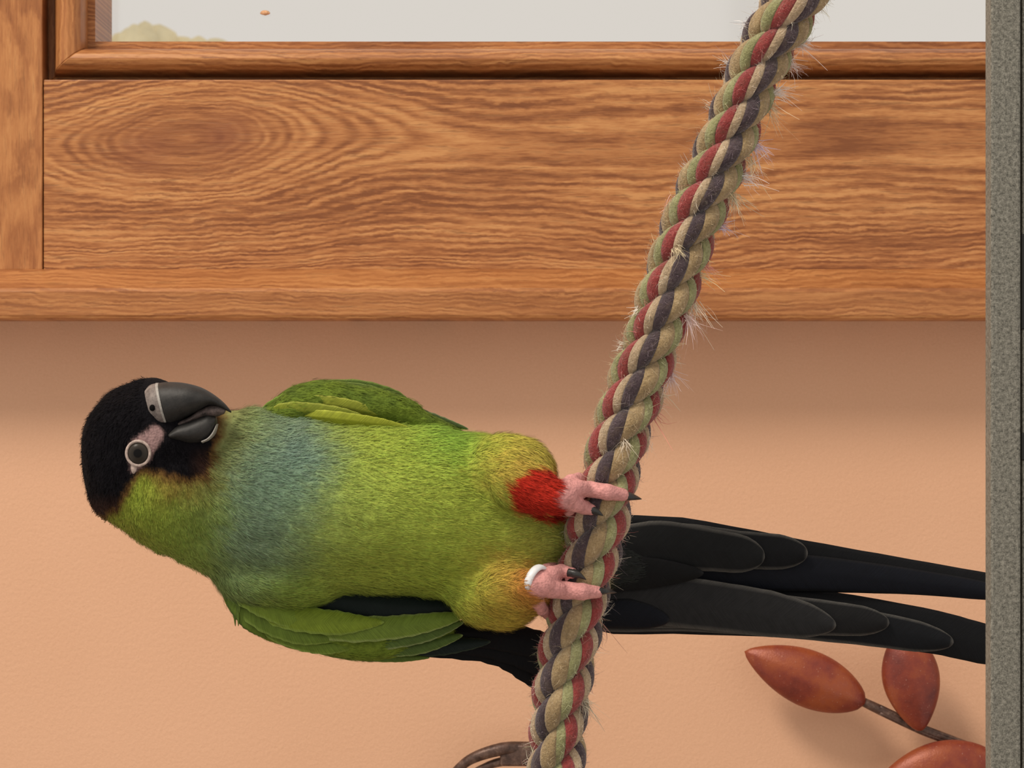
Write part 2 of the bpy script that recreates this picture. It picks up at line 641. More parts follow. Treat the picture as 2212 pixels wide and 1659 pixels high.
def metal_leaf(base, tip, halfw, d, thick, bulge=0.45, roll=0.0, ddep=0.0):
    b, t = np.array(P(*base, d)), np.array(P(*tip, d + ddep))
    ax = t - b
    L = np.linalg.norm(ax)
    ax /= L
    nrm = np.array([0, -1.0, 0])
    nrm = nrm - ax * nrm.dot(ax)
    nrm /= np.linalg.norm(nrm)
    sd = np.cross(ax, nrm)
    sd, nrm = sd * math.cos(roll) + nrm * math.sin(roll), nrm * math.cos(roll) - sd * math.sin(roll)
    hw = halfw * K * d
    rings = []
    n, m = 34, 28
    for i in range(n):
        s = i / (n - 1)
        q = s ** (math.log(0.5) / math.log(bulge))
        wv = max(0.0, math.sin(math.pi * q)) ** 0.72 * hw + (0.10 * hw * (1 - s) ** 4) + 1e-5
        th = thick * (max(0.0, math.sin(math.pi * q)) ** 0.72) + 0.10 * hw * (1 - s) ** 4 + 1e-5
        ring = []
        for j in range(m):
            a = 2 * math.pi * j / m
            ca, sa = math.cos(a), math.sin(a)
            ridge = 1 + 0.10 * math.exp(-(ca / 0.22) ** 2)
            ring.append(b + ax * L * s + sd * wv * ca + nrm * th * sa * ridge)
        rings.append(ring)
    o = put('leaf', sweep_mesh('leaf', rings), M_leafm)
    attach(o, br)
    return o


metal_leaf((1868, 1518), (1608, 1407), 61, BD - 0.001, 0.0075, 0.46)
metal_leaf((1988, 1578), (1948, 1352), 62, BD - 0.004, 0.0075, 0.52)
metal_leaf((2150, 1637), (1885, 1706), 66, BD - 0.004, 0.0075, 0.46)
metal_leaf((2225, 1688), (2330, 1560), 60, BD + 0.004, 0.0065, 0.46)

cs = empty('curled_metal_stem', P(1060, 1620, BD))
tag(cs, 'curled brown metal stem of wall art behind the rope', 'wall decoration')
tube('outer_rod', [P(1180, 1618, BD), P(1130, 1616, BD), P(1085, 1618, BD - .002), P(1035, 1632, BD - .002), P(1000, 1652, BD), P(970, 1690, BD + .004), P(962, 1740, WALL_D)], [0.0030] * 3 + [0.0026, 0.0022, 0.0022, 0.0022], M_stem, cs)
tube('inner_rod', [P(1180, 1640, BD), P(1130, 1640, BD), P(1090, 1644, BD), P(1050, 1656, BD), P(1018, 1680, BD), P(1005, 1740, WALL_D)], [0.0026, 0.0026, 0.0022, 0.0018, 0.0018, 0.0018], M_stem, cs)
a_, b_ = P(1080, 1654, BD), P(1190, 1607, BD)
attach(put('joint_plate', box_mesh('joint_plate', (a_.x, BD - 0.0034, a_.z), (b_.x, BD + 0.003, b_.z), 0.0012, 2), M_stem), cs)

# ------------------------------------------------------------------ the rope
MM = 0.001
RD = 1.10                                   # rope and bird distance


def mm(px, py, by=0.0):
    """pixel + depth offset (mm) -> bird millimetres (x right, y away, z up)"""
    d = 1100.0 + by
    return np.array([(px - W / 2) * K * d, by, (H / 2 - py) * K * d])


def wpos(a):
    a = np.asarray(a, float)
    return np.stack([a[..., 0] * MM, (a[..., 1] + 1100.0) * MM, a[..., 2] * MM + ZC], -1)


rope_px = [(1855, -250), (1790, -130), (1716, -5), (1681, 60), (1634, 145), (1606, 220), (1572, 300), (1548, 360), (1516, 425), (1488, 495),
           (1465, 560), (1434, 660), (1410, 735), (1384, 805), (1362, 870), (1341, 930), (1326, 985), (1313, 1050), (1299, 1105), (1285, 1160),
           (1272, 1215), (1258, 1270), (1243, 1330), (1230, 1390), (1220, 1450), (1210, 1520), (1203, 1600), (1202, 1670), (1206, 1790), (1212, 1920)]
rc = spline([mm(x, y, 0) for (x, y) in rope_px[::-1]], 2000)       # bottom -> top
seg = np.linalg.norm(np.diff(rc, axis=0), axis=1)
ss = np.concatenate([[0], np.cumsum(seg)])
NS = int(ss[-1] / 0.9)
sv = np.linspace(0, ss[-1], NS)
rc = np.stack([np.interp(sv, ss, rc[:, i]) for i in range(3)], 1)
kern = np.ones(21) / 21
rcs = np.stack([np.convolve(np.pad(rc[:, i], 10, mode='edge'), kern, 'valid') for i in range(3)], 1)
rcs[:12], rcs[-12:] = rc[:12], rc[-12:]
rc = rcs
rA = np.gradient(rc, axis=0)
rA /= np.linalg.norm(rA, axis=1)[:, None]
rE2 = np.tile(np.array([0, -1.0, 0]), (NS, 1))               # towards the camera
rE1 = np.cross(rE2, rA)
rE1 = np.where((rE1[:, :1] < 0), -rE1, rE1)                  # to the right
PITCH = 39.6
R_S, R_H = 4.75, 5.25
YARN = [('tan', 92), ('green', 62), ('red', 74), ('cream', 54), ('navy', 78)]


def yarn_mat(name, c, c2):
    m = NT('yarn_' + name)
    p = m.pos()
    a = m.noise(p, 1500.0, 3.0, 0.65)
    b = m.noise(p, 160.0, 3.0, 0.6)
    f = m.math('ADD', m.math('MULTIPLY', a, 0.55), m.math('MULTIPLY', b, 0.45))
    cc = m.ramp(f, [(0.34, tuple(v * 0.62 for v in c)), (0.52, c), (0.70, c2)])
    # grime in patches
    gn = m.math('MULTIPLY', m.math('SUBTRACT', m.noise(p, 230.0, 3.0, 0.65), 0.50), 3.0, clamp=True)
    cc = m.mix(m.math('MULTIPLY', gn, 0.5), cc, (0.150, 0.105, 0.062))
    # pale worn fluff
    fl_ = m.math('MULTIPLY', m.math('SUBTRACT', m.noise(p, 420.0, 4.0, 0.7), 0.60), 6.0, clamp=True)
    cc = m.mix(m.math('MULTIPLY', fl_, 0.35), cc, (0.55, 0.46, 0.36))
    m.base(cc, 0.92, 0.1)
    m.b.inputs['Sheen Weight'].default_value = 0.3
    m.b.inputs['Sheen Roughness'].default_value = 0.5
    m.bump(m.math('ADD', a, m.math('MULTIPLY', m.noise(p, 600.0, 3.0, 0.6), 1.2)), 0.9, 0.0006)
    return m.m


YM = {'tan': yarn_mat('tan', (0.36, 0.255, 0.130), (0.50, 0.38, 0.22)),
      'green': yarn_mat('green', (0.30, 0.295, 0.135), (0.42, 0.42, 0.23)),
      'red': yarn_mat('red', (0.285, 0.048, 0.045), (0.38, 0.10, 0.09)),
      'cream': yarn_mat('cream', (0.46, 0.34, 0.215), (0.60, 0.48, 0.34)),
      'navy': yarn_mat('navy', (0.070, 0.048, 0.055), (0.125, 0.092, 0.10))}
M_core = flat_mat('rope_core', (0.36, 0.255, 0.130), 0.95, 0.1)
rope = empty('braided_rope', wpos(rc[0]))
tag(rope, 'thick twisted cotton rope of red, green, tan and navy yarns', 'rope')

TH0 = math.radians(40)
TURN = 2 * math.pi * (3 - 0.11)          # turns of the yarns in a strand per pitch, against the lay
YPH0 = math.radians(60)
rad_var = 1 + 0.05 * (vnoise(np.stack([sv * 0.06, sv * 0, sv * 0], 1), 5) - 0.5) * 2
rope_surf = []                                   # for fuzz: (point, normal, colour)
YC = {'tan': (0.62, 0.50, 0.32), 'green': (0.5, 0.52, 0.3), 'red': (0.50, 0.16, 0.15), 'cream': (0.80, 0.70, 0.56), 'navy': (0.25, 0.19, 0.22)}
for k in range(3):
    th = TH0 + k * 2 * math.pi / 3 - 2 * math.pi * sv / PITCH
    er = np.cos(th)[:, None] * rE1 + np.sin(th)[:, None] * rE2
    et = -np.sin(th)[:, None] * rE1 + np.cos(th)[:, None] * rE2
    cen = rc + er * (R_H * rad_var)[:, None]
    T = np.gradient(cen, axis=0)
    ds = np.linalg.norm(T, axis=1)
    T /= ds[:, None]
    eb = np.cross(T, er)
    eb /= np.linalg.norm(eb, axis=1)[:, None]
    mid = NS // 2
    # yarns are laid against the strands so that they run along the rope on its outside
    dth = -2 * math.pi / PITCH
    sgn = -np.sign(dth * (eb[mid] @ et[mid]))
    # strand k lies one third of a pitch behind strand k-1: keep the colours of neighbouring lobes nearly in line
    phi_s = sgn * (TURN * sv / PITCH + k * (TURN - 6 * math.pi) / 3 - k * TURN / 3 * 1.0) + YPH0
    # core of the strand
    ring_a = np.linspace(0, 2 * math.pi, 10, endpoint=False)
    step = slice(0, NS, 2)
    vv = (cen[step, None, :] + 0.72 * R_S * (np.cos(ring_a)[None, :, None] * er[step, None, :] + np.sin(ring_a)[None, :, None] * eb[step, None, :]))
    strand = put('strand', sweep_mesh('strand', wpos(vv).tolist()), M_core)
    attach(strand, rope)
    a0 = 0.0
    for rep in range(1):
        for (cn, wd) in YARN:
            hw = math.radians(wd) / 2 + 0.04
            ac = math.radians(a0 + wd / 2)
            a0 += wd
            prof = [(-hw * 0.8, 0.40), (-hw, 0.80)]
            for q in np.linspace(-1, 1, 9):
                prof.append((q * hw, 0.90 + 0.10 * math.cos(q * math.pi / 2) ** 0.6))
            prof += [(hw, 0.80), (hw * 0.8, 0.40)]
            pa = np.array([p_[0] for p_ in prof])
            pr = np.array([p_[1] for p_ in prof])
            jit = 1 + 0.05 * (vnoise(np.stack([sv * 0.22 + ac * 9, sv * 0 + k, sv * 0 + rep], 1), 9) - 0.5) * 2
            ang = phi_s[:, None] + ac + pa[None, :] + 0.10 * (vnoise(np.stack([sv * 0.15 + ac * 5, sv * 0 + k * 7, sv * 0 + rep], 1), 4) - 0.5)[:, None]
            rr = R_S * pr[None, :] * (jit * rad_var)[:, None]
            vv = cen[:, None, :] + rr[..., None] * (np.cos(ang)[..., None] * er[:, None, :] + np.sin(ang)[..., None] * eb[:, None, :])
            y = put('yarn', sweep_mesh('yarn', wpos(vv).tolist()), YM[cn])
            y.parent = strand
            pm_ = vv[:, 6, :]
            nm_ = (np.cos(ang[:, 6])[:, None] * er + np.sin(ang[:, 6])[:, None] * eb)
            out = np.einsum('ij,ij->i', pm_ - rc, nm_) > 6.5
            rope_surf.append((pm_[out], nm_[out], np.tile(YC[cn], (out.sum(), 1))))

SP = np.concatenate([a for a, b, c in rope_surf])
SN = np.concatenate([b for a, b, c in rope_surf])
SC = np.concatenate([c for a, b, c in rope_surf])


def ribbon_mesh(name, strands, widths, colours):
    """strands (n, m, 3) in mm; thin ribbons facing roughly the viewer side and up"""
    n, m, _ = strands.shape
    t = np.gradient(strands, axis=1)
    ref = RNG.normal(size=(n, 1, 3))
    s = np.cross(t, ref)
    s /= np.linalg.norm(s, axis=2)[..., None] + 1e-9
    prof = np.linspace(1, 0.25, m)[None, :, None]
    a = strands + s * widths[:, None, None] * prof * 0.5
    b = strands - s * widths[:, None, None] * prof * 0.5
    v = np.stack([a, b], 2).reshape(-1, 3)
    idx = np.arange(n)[:, None] * (2 * m) + np.arange(m - 1)[None, :] * 2
    f = np.stack([idx, idx + 1, idx + 3, idx + 2], -1).reshape(-1, 4)
    me = meshdata(name, wpos(v), f)
    at = me.color_attributes.new('col', 'FLOAT_COLOR', 'POINT')
    cc = np.repeat(np.concatenate([colours, np.ones((n, 1))], 1), 2 * m, axis=0)
    at.data.foreach_set('color', cc.astype(np.float32).ravel())
    return me


def fibre_mat():
    m = NT('cotton_fibre')
    m.base(m.attr('col').outputs['Color'], 0.9, 0.1)
    m.b.inputs['Sheen Weight'].default_value = 0.4
    return m.m


M_fibre = fibre_mat()
# short fuzz all over + frayed tufts
nf = 26000
ii = RNG.integers(0, len(SP), nf)
L = RNG.gamma(1.6, 0.6, nf).clip(0.3, 4.5)
base = SP[ii] + RNG.normal(0, 0.5, (nf, 3))
dirv = SN[ii] + RNG.normal(0, 0.75, (nf, 3))
dirv /= np.linalg.norm(dirv, axis=1)[:, None]
curl = RNG.normal(0, 0.5, (nf, 3))
u = np.linspace(0, 1, 4)[None, :, None]
st = base[:, None, :] - SN[ii][:, None, :] * 0.3 + dirv[:, None, :] * L[:, None, None] * u + curl[:, None, :] * L[:, None, None] * u ** 2
cf = SC[ii] * RNG.uniform(0.7, 1.35, (nf, 1))
S1, W1, C1 = [st], [RNG.uniform(0.06, 0.13, nf)], [cf.clip(0, 0.95)]
# tufts where the photograph shows them (beside the rope): (px, py, dirx, diry, length mm, colour, n)
tufts = [(1738, 100, 1, -0.1, 7, (0.9, 0.82, 0.8), 60), (1716, 140, 1, 0.2, 6, (0.9, 0.8, 0.78), 50), (1690, 205, 1, -0.2, 7, (0.95, 0.88, 0.84), 60),
         (1680, 240, 0.7, 0.9, 8, (0.85, 0.7, 0.5), 40), (1640, 320, 0.9, 0.4, 7, (0.8, 0.7, 0.85), 60), (1628, 350, 0.5, 1, 8, (0.9, 0.75, 0.5), 40),
         (1615, 385, 1, -0.3, 8, (0.95, 0.92, 0.95), 80), (1590, 430, 0.4, 1, 8, (0.85, 0.75, 0.55), 60), (1565, 490, 1, 0.1, 6, (0.8, 0.7, 0.85), 60),
         (1540, 580, 0.8, 0.4, 5, (0.9, 0.45, 0.4), 40), (1528, 600, 1, 0.2, 8, (0.95, 0.85, 0.55), 30), (1500, 660, 0.3, 1, 9, (0.9, 0.8, 0.65), 60),
         (1485, 690, 0.5, 1, 8, (0.9, 0.72, 0.7), 50), (1450, 810, 0.4, 1, 7, (0.85, 0.72, 0.72), 70), (1440, 855, 1, 0.1, 6, (0.9, 0.8, 0.6), 16),
         (1418, 900, 0.9, 0.6, 8, (0.7, 0.25, 0.2), 14), (1605, 45, -1, -0.6, 5, (0.95, 0.9, 0.88), 30), (1560, 130, -1, -0.9, 5, (0.95, 0.9, 0.85), 30),
         (1525, 225, -0.7, -1, 7, (0.9, 0.8, 0.65), 14), (1470, 355, -0.7, -0.7, 4, (0.9, 0.88, 0.85), 30), (1440, 430, -0.5, 1, 6, (0.9, 0.55, 0.5), 14),
         (1335, 745, -1, -0.4, 4, (0.9, 0.85, 0.75), 24), (1375, 670, -1, 0.4, 5, (0.9, 0.85, 0.75), 20), (1262, 1520, 0.8, 0.8, 7, (0.45, 0.4, 0.3), 60),
         (1300, 1360, 0.5, 1, 7, (0.4, 0.2, 0.16), 14), (1775, 10, 0.9, 0.5, 6, (0.9, 0.85, 0.6), 14), (1400, 960, -0.3, 0.9, 5, (0.85, 0.8, 0.7), 20),
         (1350, 960, 0.2, 1, 4, (0.85, 0.75, 0.6), 30), (1460, 545, 0.4, 0.5, 5, (0.8, 0.68, 0.45), 40)]
for (px, py, dx, dy, ln_, cl, n) in tufts:
    c = mm(px, py, 0)
    j = int(np.argmin(np.linalg.norm(rc - c, axis=1)))
    rvec = c - rc[j]
    rl = np.linalg.norm(rvec)
    by = -math.sqrt(max(0.0, 9.4 ** 2 - rl ** 2)) if rl < 9.4 else -0.5
    c = rc[j] + rvec * (min(rl, 9.2) / max(rl, 1e-6)) + np.array([0, by, 0])
    d0 = np.array([dx, -0.25, -dy])
    d0 /= np.linalg.norm(d0)
    d = d0 + RNG.normal(0, 0.35, (n, 3))
    d /= np.linalg.norm(d, axis=1)[:, None]
    Ln = ln_ * RNG.uniform(0.35, 1.0, n)
    bs = c + RNG.normal(0, 0.8, (n, 3))
    cu = RNG.normal(0, 0.4, (n, 3)) + np.array([0, 0, -0.25])
    st = bs[:, None, :] - d0 * 1.0 + d[:, None, :] * Ln[:, None, None] * u + cu[:, None, :] * Ln[:, None, None] * u ** 2
    S1.append(st)
    W1.append(RNG.uniform(0.12, 0.32, n))
    C1.append((np.array(cl) * RNG.uniform(0.8, 1.05, (n, 1))).clip(0, 0.95))
fz = put('frayed_fibres', ribbon_mesh('frayed_fibres', np.concatenate(S1), np.concatenate(W1), np.concatenate(C1)), M_fibre, smooth=False)
fz['kind'] = 'stuff'
attach(fz, rope)

# ------------------------------------------------------------------ the parrot: implicit body surface
S = K * 1100.0                               # mm per pixel at the bird

torso = [  # x, top, bottom (px), centre depth, half depth (mm)
    (292, 1010, 1120, 2.0, 9.0), (330, 965, 1182, 3.0, 15.0), (380, 935, 1208, 4.0, 18.5), (430, 915, 1236, 6.0, 20.5), (470, 903, 1254, 8.0, 21.0),
    (500, 897, 1270, 9.0, 22.5), (560, 893, 1288, 10.0, 26.5), (640, 897, 1294, 11.0, 29.5), (740, 906, 1284, 12.0, 31.0), (850, 912, 1288, 13.0, 31.0),
    (960, 920, 1298, 14.0, 29.5), (1050, 940, 1310, 15.0, 27.0), (1120, 975, 1305, 16.0, 24.0), (1180, 1040, 1280, 17.5, 20.0), (1215, 1100, 1255, 19.0, 15.0)]
_tx = np.array([mm(t[0], 0, t[3])[0] for t in torso])
_tc = np.array([(mm(0, t[1], t[3])[2] + mm(0, t[2], t[3])[2]) / 2 for t in torso])
_th = np.array([(mm(0, t[1], t[3])[2] - mm(0, t[2], t[3])[2]) / 2 for t in torso])
_ty = np.array([t[3] for t in torso])
_td = np.array([t[4] for t in torso])
_xf = np.linspace(_tx[0], _tx[-1], 400)


def smooth_interp(vals):
    f = np.interp(_xf, _tx, vals)
    kk = np.hanning(31)
    kk /= kk.sum()
    return np.convolve(np.pad(f, 15, mode='edge'), kk, 'valid')


_fc, _fh, _fy, _fd = (smooth_interp(v) for v in (_tc, _th, _ty, _td))


def sd_torso(p):
    x = np.clip(p[:, 0], _tx[0], _tx[-1])
    c, h, y, d = (np.interp(x, _xf, f) for f in (_fc, _fh, _fy, _fd))
    ox = np.abs(p[:, 0] - x)
    q = np.sqrt(((p[:, 2] - c) / h) ** 2 + ((p[:, 1] - y) / d) ** 2 + (ox / 5.0) ** 2)
    return (q - 1) * np.minimum(h, d)


def sd_ell(p, c, r, ang=0.0):
    q = p - c
    if ang:
        ca, sa = math.cos(ang), math.sin(ang)
        q = np.stack([q[:, 0] * ca + q[:, 2] * sa, q[:, 1], -q[:, 0] * sa + q[:, 2] * ca], 1)
    r = np.array(r)
    k0 = np.linalg.norm(q / r, axis=1)
    k1 = np.linalg.norm(q / (r * r), axis=1)
    return k0 * (k0 - 1) / (k1 + 1e-9)


def sd_cap(p, a, b, ra, rb):
    ab = b - a
    h = np.clip((p - a) @ ab / (ab @ ab), 0, 1)
    return np.linalg.norm(p - a - h[:, None] * ab, axis=1) - (ra + (rb - ra) * h)


def smin(a, b, k):
    h = np.clip(0.5 + 0.5 * (b - a) / k, 0, 1)
    return b + (a - b) * h - k * h * (1 - h)


def rope_centre(zmm):
    zz = rc[:, 2]
    return np.array([np.interp(zmm, zz, rc[:, 0]), 0.0, zmm])


def on_rope(px, py, lift):
    """point on the front of the rope under this pixel, lifted by mm"""
    q = mm(px, py, -9)
    j = int(np.argmin(np.linalg.norm((rc - q)[:, [0, 2]], axis=1)))
    off = (q - rc[j]) @ rE1[j]
    R = 9.8 + lift
    dep = math.sqrt(max(R * R - off * off, 0)) if abs(off) < R else 0.0
    d = mm(px, py, -dep)
    return d


# legs: polylines with radii (mm)
def chain(p, pts, rad, k=0.6):
    f = None
    for (a, b, ra, rb) in zip(pts[:-1], pts[1:], rad[:-1], rad[1:]):
        g = sd_cap(p, a, b, ra, rb)
        f = g if f is None else smin(f, g, k)
    return f


LEGS = [
    # upper foot
    ([mm(1165, 1074, -16), mm(1200, 1076, -17), mm(1222, 1070, -16)], [4.2, 4.0, 4.0]),
    ([mm(1218, 1062, -16.0), mm(1248, 1055, -13), on_rope(1275, 1057, 1.2), on_rope(1312, 1063, 1.6), on_rope(1345, 1069, 1.2)], [3.0, 2.7, 2.6, 2.6, 2.1]),
    ([mm(1216, 1082, -16.5), mm(1243, 1089, -13), on_rope(1262, 1096, 1.4), on_rope(1277, 1101, 1.3)], [3.0, 2.5, 2.3, 1.8]),
    ([mm(1216, 1056, -15.0), mm(1234, 1040, -11), mm(1250, 1036, -5), mm(1262, 1044, 3), mm(1290, 1056, 10.5)], [2.8, 2.3, 2.2, 2.1, 1.8]),
    ([mm(1222, 1084, -14.5), mm(1228, 1098, -8), mm(1232, 1102, 0), mm(1252, 1104, 9), mm(1290, 1108, 12)], [2.6, 2.3, 2.2, 2.0, 1.7]),
    # lower foot
    ([mm(1118, 1268, -14), mm(1150, 1262, -16), mm(1172, 1262, -16)], [4.2, 4.1, 3.9]),
    ([mm(1162, 1266, -16.0), mm(1192, 1272, -14), on_rope(1220, 1275, 1.6), on_rope(1258, 1278, 1.8), on_rope(1290, 1279, 1.3)], [3.3, 3.0, 2.9, 2.7, 2.0]),
    ([mm(1165, 1252, -15.5), mm(1190, 1240, -13), on_rope(1212, 1234, 1.2), on_rope(1236, 1238, 1.3)], [2.9, 2.5, 2.3, 1.8]),
    ([mm(1158, 1276, -15.0), mm(1160, 1298, -10), mm(1170, 1316, -4), mm(1184, 1326, 3), mm(1215, 1330, 11)], [2.8, 2.3, 2.0, 1.9, 1.7]),
    ([mm(1165, 1250, -13), mm(1180, 1232, -6), mm(1196, 1226, 2), mm(1225, 1224, 10.5)], [2.5, 2.1, 2.0, 1.7]),
]
LEG_BOX = (mm(1105, 1000, 0)[0], mm(1365, 1000, 0)[0])


def sd_body_core(p):
    f = sd_torso(p)
    # head: skull, forehead, cheek, nape, throat
    hd = sd_ell(p, mm(318, 966, 0), (21.2, 16.5, 21.6), math.radians(15))
    hd = smin(hd, sd_ell(p, mm(285, 1040, 0.5), (15.0, 15.0, 15.0)), 5)
    hd = smin(hd, sd_ell(p, mm(355, 1075, -2.0), (17.0, 15.5, 16.0)), 5)
    hd = smin(hd, sd_ell(p, mm(338, 885, -2), (9.0, 9.5, 9.0)), 4)
    hd = smin(hd, sd_ell(p, mm(418, 968, -1), (11.0, 11.0, 9.0)), 5)
    f = smin(f, hd, 5.0)
    f = smin(f, sd_cap(p, mm(470, 945, 3), mm(545, 945, 9), 7.0, 9.5), 5)          # throat to chest
    # shoulders
    f = smin(f, sd_ell(p, mm(600, 1255, 6), (19, 16, 10)), 6)
    # thighs
    f = smin(f, sd_ell(p, mm(1105, 1020, -1), (14.5, 13.5, 12.5), math.radians(-14)), 4.0)
    f = smin(f, sd_cap(p, mm(1120, 1045, -9), mm(1188, 1073, -15), 10.0, 6.2), 2.6)
    f = smin(f, sd_ell(p, mm(1085, 1286, 1), (16.5, 12.0, 11.3), math.radians(10)), 7.0)
    f = smin(f, sd_cap(p, mm(1090, 1275, -8), mm(1140, 1268, -13.5), 8.5, 5.6), 2.6)
    # vent and tail root
    f = smin(f, sd_cap(p, mm(1150, 1180, 14), mm(1235, 1200, 19), 15, 11.0), 4)
    f = smin(f, sd_cap(p, mm(1200, 1200, 19), mm(1400, 1240, 30), 11.5, 6.5), 4)
    return f


def sd_legs(p):
    g = None
    for pts, rad in LEGS:
        q = chain(p, pts, rad)
        g = q if g is None else smin(g, q, 0.8)
    return g


def sd_body(p):
    p = np.asarray(p, np.float32)
    f = sd_body_core(p)
    amp = (vnoise(p / 8.5 + 40, 1) - 0.5) * 1.3 + (vnoise(p / 3.6 + 40, 2) - 0.5) * 0.55
    f = f + amp
    m = (p[:, 0] > LEG_BOX[0]) & (p[:, 0] < LEG_BOX[1])
    if m.any():
        g = sd_legs(p[m])
        f[m] = smin(f[m], g, 0.8)
    return f


def surface_nets(fn, lo, hi, h):
    ns = [int(math.ceil((hi[i] - lo[i]) / h)) + 1 for i in range(3)]
    ax = [lo[i] + h * np.arange(ns[i]) for i in range(3)]
    V = np.empty(ns, np.float32)
    yy, zz = np.meshgrid(ax[1], ax[2], indexing='ij')
    # coarse pass to find where the surface is
    chunk = 12
    for i in range(0, ns[0], chunk):
        xs = ax[0][i:i + chunk]
        g = np.stack([np.repeat(xs, yy.size), np.tile(yy.ravel(), len(xs)), np.tile(zz.ravel(), len(xs))], 1).astype(np.float32)
        V[i:i + chunk] = fn(g).reshape(len(xs), ns[1], ns[2])
    neg = V < 0
    cnt = np.zeros([n - 1 for n in ns], np.int8)
    corners = [(a, b, c) for a in (0, 1) for b in (0, 1) for c in (0, 1)]
    sl = lambda o: tuple(slice(o[i], ns[i] - 1 + o[i]) for i in range(3))
    for o_ in corners:
        cnt += neg[sl(o_)]
    act = (cnt > 0) & (cnt < 8)
    cells = np.argwhere(act)
    idx = -np.ones(act.shape, np.int64)
    idx[act] = np.arange(len(cells))
    acc = np.zeros((len(cells), 3))
    num = np.zeros(len(cells))
    for a in range(3):
        for o_ in corners:
            if o_[a]: continue
            o2 = list(o_); o2[a] = 1
            va = V[tuple((cells + o_).T)]
            vb = V[tuple((cells + o2).T)]
            m = (va < 0) != (vb < 0)
            t = va[m] / (va[m] - vb[m])
            pt = np.tile(np.array(o_, float), (m.sum(), 1))
            pt[:, a] = t
            acc[m] += pt
            num[m] += 1
    verts = np.array(lo) + h * (cells + acc / num[:, None])
    faces = []
    for a in range(3):
        b, c = (a + 1) % 3, (a + 2) % 3
        s0 = [slice(None)] * 3; s1 = [slice(None)] * 3
        s0[a] = slice(0, ns[a] - 1); s1[a] = slice(1, ns[a])
        ch = neg[tuple(s0)] != neg[tuple(s1)]
        e = np.argwhere(ch)
        e = e[(e[:, b] > 0) & (e[:, c] > 0) & (e[:, b] < ns[b] - 1) & (e[:, c] < ns[c] - 1)]
        q = []
        for (db, dc) in ((0, 0), (-1, 0), (-1, -1), (0, -1)):
            e2 = e.copy(); e2[:, b] += db; e2[:, c] += dc
            q.append(idx[tuple(e2.T)])
        q = np.stack(q, 1)
        flip = ~neg[tuple(e.T)]
        q[flip] = q[flip][:, ::-1]
        faces.append(q)
    return verts, np.concatenate(faces)


def grad(fn, p, e=0.25):
    g = np.empty_like(p)
    for i in range(3):
        d = np.zeros(3); d[i] = e
        g[:, i] = (fn(p + d) - fn(p - d)) / (2 * e)
    return g


blo = mm(150, 1385, 0); bhi = mm(1430, 800, 0)
lo = (blo[0] - 2, -27.0, blo[2] - 2)
hi = (bhi[0] + 2, 48.0, bhi[2] + 2)
BV, BF = surface_nets(sd_body, lo, hi, 0.85)
for _ in range(2):
    g_ = grad(sd_body, BV)
    BV = BV - g_ * (sd_body(BV) / ((g_ ** 2).sum(1) + 0.05))[:, None]
g_ = grad(sd_body, BV, 0.5)
BN = g_ / (np.linalg.norm(g_, axis=1)[:, None] + 1e-9)


def to_px(p):
    d = 1100.0 + p[:, 1]
    return np.stack([p[:, 0] / (K * d) + W / 2, H / 2 - p[:, 2] / (K * d)], 1)


# ---- plumage colours (albedo) as a field over the body
def sstep(a, b, x):
    t = np.clip((x - a) / (b - a), 0, 1)
    return t * t * (3 - 2 * t)


def poly_sd(q, poly):
    poly = np.array(poly, float)
    d = np.full(len(q), 1e9)
    inside = np.zeros(len(q), bool)
    for i in range(len(poly)):
        a, b = poly[i], poly[(i + 1) % len(poly)]
        ab = b - a
        h = np.clip(((q - a) @ ab) / (ab @ ab), 0, 1)
        d = np.minimum(d, np.linalg.norm(q - a - h[:, None] * ab, axis=1))
        cond = (a[1] > q[:, 1]) != (b[1] > q[:, 1])
        xc = a[0] + (q[:, 1] - a[1]) / (b[1] - a[1] + 1e-9) * ab[0]
        inside ^= cond & (q[:, 0] < xc)
    return np.where(inside, -d, d)


